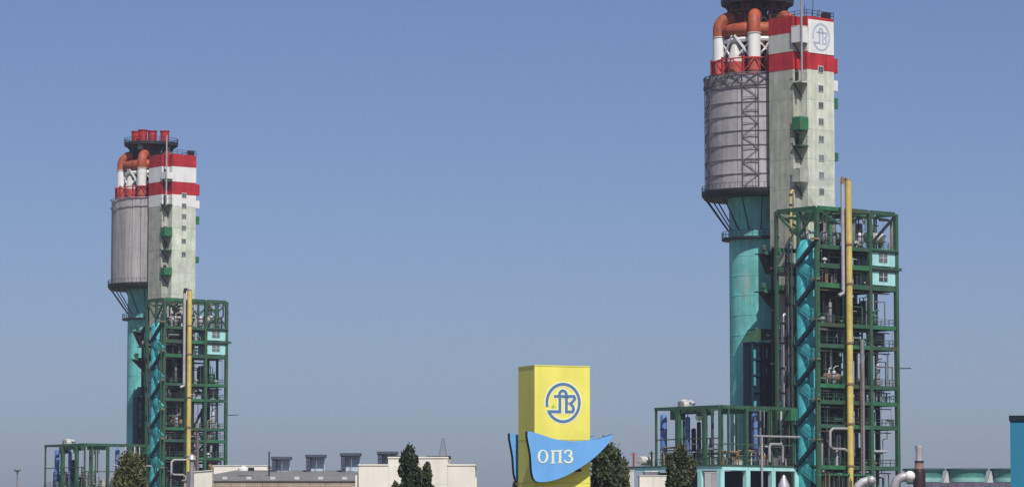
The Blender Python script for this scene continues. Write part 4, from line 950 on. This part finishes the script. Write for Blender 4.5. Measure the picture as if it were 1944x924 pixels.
# ---------------------------------------------------------------- trees
def leaf_mat(name, col):
    m = mat(name, col, 0.7, var=0.45, scale=1.3, rnd=0.0); return m
M_BARK = mat("bark", (0.09, 0.07, 0.05), 0.9)
M_LEAF = leaf_mat("dark poplar leaves", (0.060, 0.075, 0.034)); M_LEAF2 = leaf_mat("olive leaves", (0.095, 0.105, 0.042)); M_LEAF3 = leaf_mat("bluish dark leaves", (0.042, 0.062, 0.034))
def tree(px0, px1, pytop, D, label, m_, seed, fat=2.6, n=7000, kind='poplar_tree'):
    r = np.random.default_rng(seed); x0, zt = wpt(px0, pytop, D); x1, _ = wpt(px1, pytop, D); cx = (x0 + x1) / 2; Rw = (x1 - x0) / 2; zb = 1.2
    T = Thing(S0, kind, label, 'tree', (cx, D, 0))
    T.part('trunk', MB().tube([(cx, D, 0), (cx + .1, D, zt * .5), (cx, D, zt * .93)], [Rw * .16 + .06, Rw * .09 + .04, .03], 8), M_BARK)
    mb = MB(); nb = 22
    br = []
    for k in range(nb):
        z = zb + (zt - zb) * (.08 + .82 * k / nb); a = k * 2.4 + seed; t = (z - zb) / (zt - zb); rad = Rw * (1 - t ** 2.2) ** .5 * r.uniform(.55, .95)
        e = (cx + math.cos(a) * rad, D + math.sin(a) * rad, z + rad * r.uniform(.5, 1.2)); br.append(e); mb.tube([(cx, D, z), e], [.06, .02], 5)
    T.part('limb', mb, M_BARK)
    # leaf clumps: plume centres, then leaves round them
    nc = 125; n = int(n * 1.5); C = []
    while len(C) < nc:
        t = r.uniform(0, 1) ** .6; a = r.uniform(0, 2 * math.pi)
        prof = (max(0, 1 - t ** (fat * 3.2))) ** .55 * (.8 + .2 * math.sin(t * 17 + seed + 2 * a)); rad = Rw * prof * math.sqrt(r.uniform(.15, 1)) * r.uniform(.75, 1.1)
        C.append((cx + math.cos(a) * rad, D + math.sin(a) * rad, zb + t * (zt - zb - .3), Rw * r.uniform(.12, .27)))
    C = np.array(C); idx = r.integers(0, nc, n); P = C[idx, :3] + r.normal(size=(n, 3)) * C[idx, 3:4] * np.array([.55, .55, 1.1])
    s = r.uniform(.07, .17, n) * (D / 300) ** .5; A = r.normal(size=(n, 3)); A[:, 2] = np.abs(A[:, 2]) + .3; A /= np.linalg.norm(A, axis=1)[:, None]
    B = np.cross(A, r.normal(size=(n, 3))); B /= np.linalg.norm(B, axis=1)[:, None]
    V = np.stack([P + A * s[:, None] * 1.5, P + B * s[:, None] * .8, P - A * s[:, None] * 1.5, P - B * s[:, None] * .8], 1).reshape(-1, 3)
    mb = MB(); mb.v = [tuple(v) for v in V.tolist()]; mb.f = [(4 * i, 4 * i + 1, 4 * i + 2, 4 * i + 3) for i in range(n)]; mb.mi = [0] * n
    o = T.part('crown', mb, m_, kind='stuff')
    return T
tree(757, 796, 846, 290, 'tallest dark poplar in front of the white building', M_LEAF3, 1, fat=3.2, n=13000)
tree(799, 822, 874, 292, 'narrower poplar just right of the tallest one before the white building', M_LEAF, 2, fat=4, n=6500)
tree(787, 806, 884, 294, 'thin poplar in the gap between the two before the white building', M_LEAF2, 8, n=2600)
tree(743, 758, 908, 289, 'small bushy tree left of the tallest poplar, only its top showing', M_LEAF2, 3, n=2600, kind='small_tree')
tree(1118, 1180, 846, 260, 'dark tree directly behind the right end of the blue wave board', M_LEAF, 4, fat=5, n=14000, kind='dark_tree')
tree(1166, 1200, 872, 300, 'green bushy tree between the dark tree and the portal frame', M_LEAF2, 9, n=5000, kind='bushy_tree')
tree(1262, 1316, 853, 300, 'dark tree in front of the teal portals of the nearer plant', M_LEAF, 5, fat=5, n=13000, kind='dark_tree')
tree(216, 280, 866, 300, 'olive green tree in front of the farther plant at left', M_LEAF2, 6, fat=5, n=14000, kind='olive_green_tree')
tree(968, 996, 906, 200, 'low dark tree top peeping out left of the yellow pylon', M_LEAF, 7, n=4000, kind='small_tree')

# ---------------------------------------------------------------- air
hz = MB().box(-3600, 3600, -700, 6100, -1, 112)
hm = bpy.data.materials.new("air haze"); hm.use_nodes = True; hn = hm.node_tree; hn.nodes.clear()
ho = hn.nodes.new("ShaderNodeOutputMaterial"); hv = hn.nodes.new("ShaderNodeVolumePrincipled")
hv.inputs["Color"].default_value = (0.80, 0.86, 1.0, 1); hv.inputs["Density"].default_value = 0.00011; hv.inputs["Anisotropy"].default_value = 0.2
hn.links.new(hv.outputs[0], ho.inputs["Volume"])
struct("haze", hz, hm, 'stuff')

sm = bpy.data.materials.new("steam"); sm.use_nodes = True; sn = sm.node_tree; sn.nodes.clear()
so = sn.nodes.new("ShaderNodeOutputMaterial"); sv_ = sn.nodes.new("ShaderNodeVolumePrincipled"); tc = sn.nodes.new("ShaderNodeTexCoord")
gr = sn.nodes.new("ShaderNodeTexGradient"); gr.gradient_type = 'SPHERICAL'; sn.links.new(tc.outputs["Object"], gr.inputs[0])
sz = sn.nodes.new("ShaderNodeTexNoise"); sz.inputs["Scale"].default_value = 2.6; sz.inputs["Detail"].default_value = 4; sn.links.new(tc.outputs["Object"], sz.inputs["Vector"])
mr = sn.nodes.new("ShaderNodeMapRange"); mr.inputs[1].default_value = 0.42; mr.inputs[2].default_value = 0.75; sn.links.new(sz.outputs["Fac"], mr.inputs[0])
m1 = sn.nodes.new("ShaderNodeMath"); m1.operation = 'MULTIPLY'; sn.links.new(gr.outputs["Fac"], m1.inputs[0]); sn.links.new(mr.outputs[0], m1.inputs[1])
m2 = sn.nodes.new("ShaderNodeMath"); m2.operation = 'MULTIPLY'; m2.inputs[1].default_value = 1.6; sn.links.new(m1.outputs[0], m2.inputs[0])
sn.links.new(m2.outputs[0], sv_.inputs["Density"]); sv_.inputs["Color"].default_value = (0.95, 0.95, 0.97, 1); sn.links.new(sv_.outputs[0], so.inputs["Volume"])
p = SR.loc(1556, 343, 1, YS - 3.2)
st = struct("steam", MB().lathe([(.05, -1)] + [(math.cos(R_(t)), math.sin(R_(t))) for t in range(-75, 90, 15)] + [(.05, 1)], (0, 0), 20), sm, 'stuff')
st.location = SR.world(p); st.scale = (5.5, 1.4, 1.3)
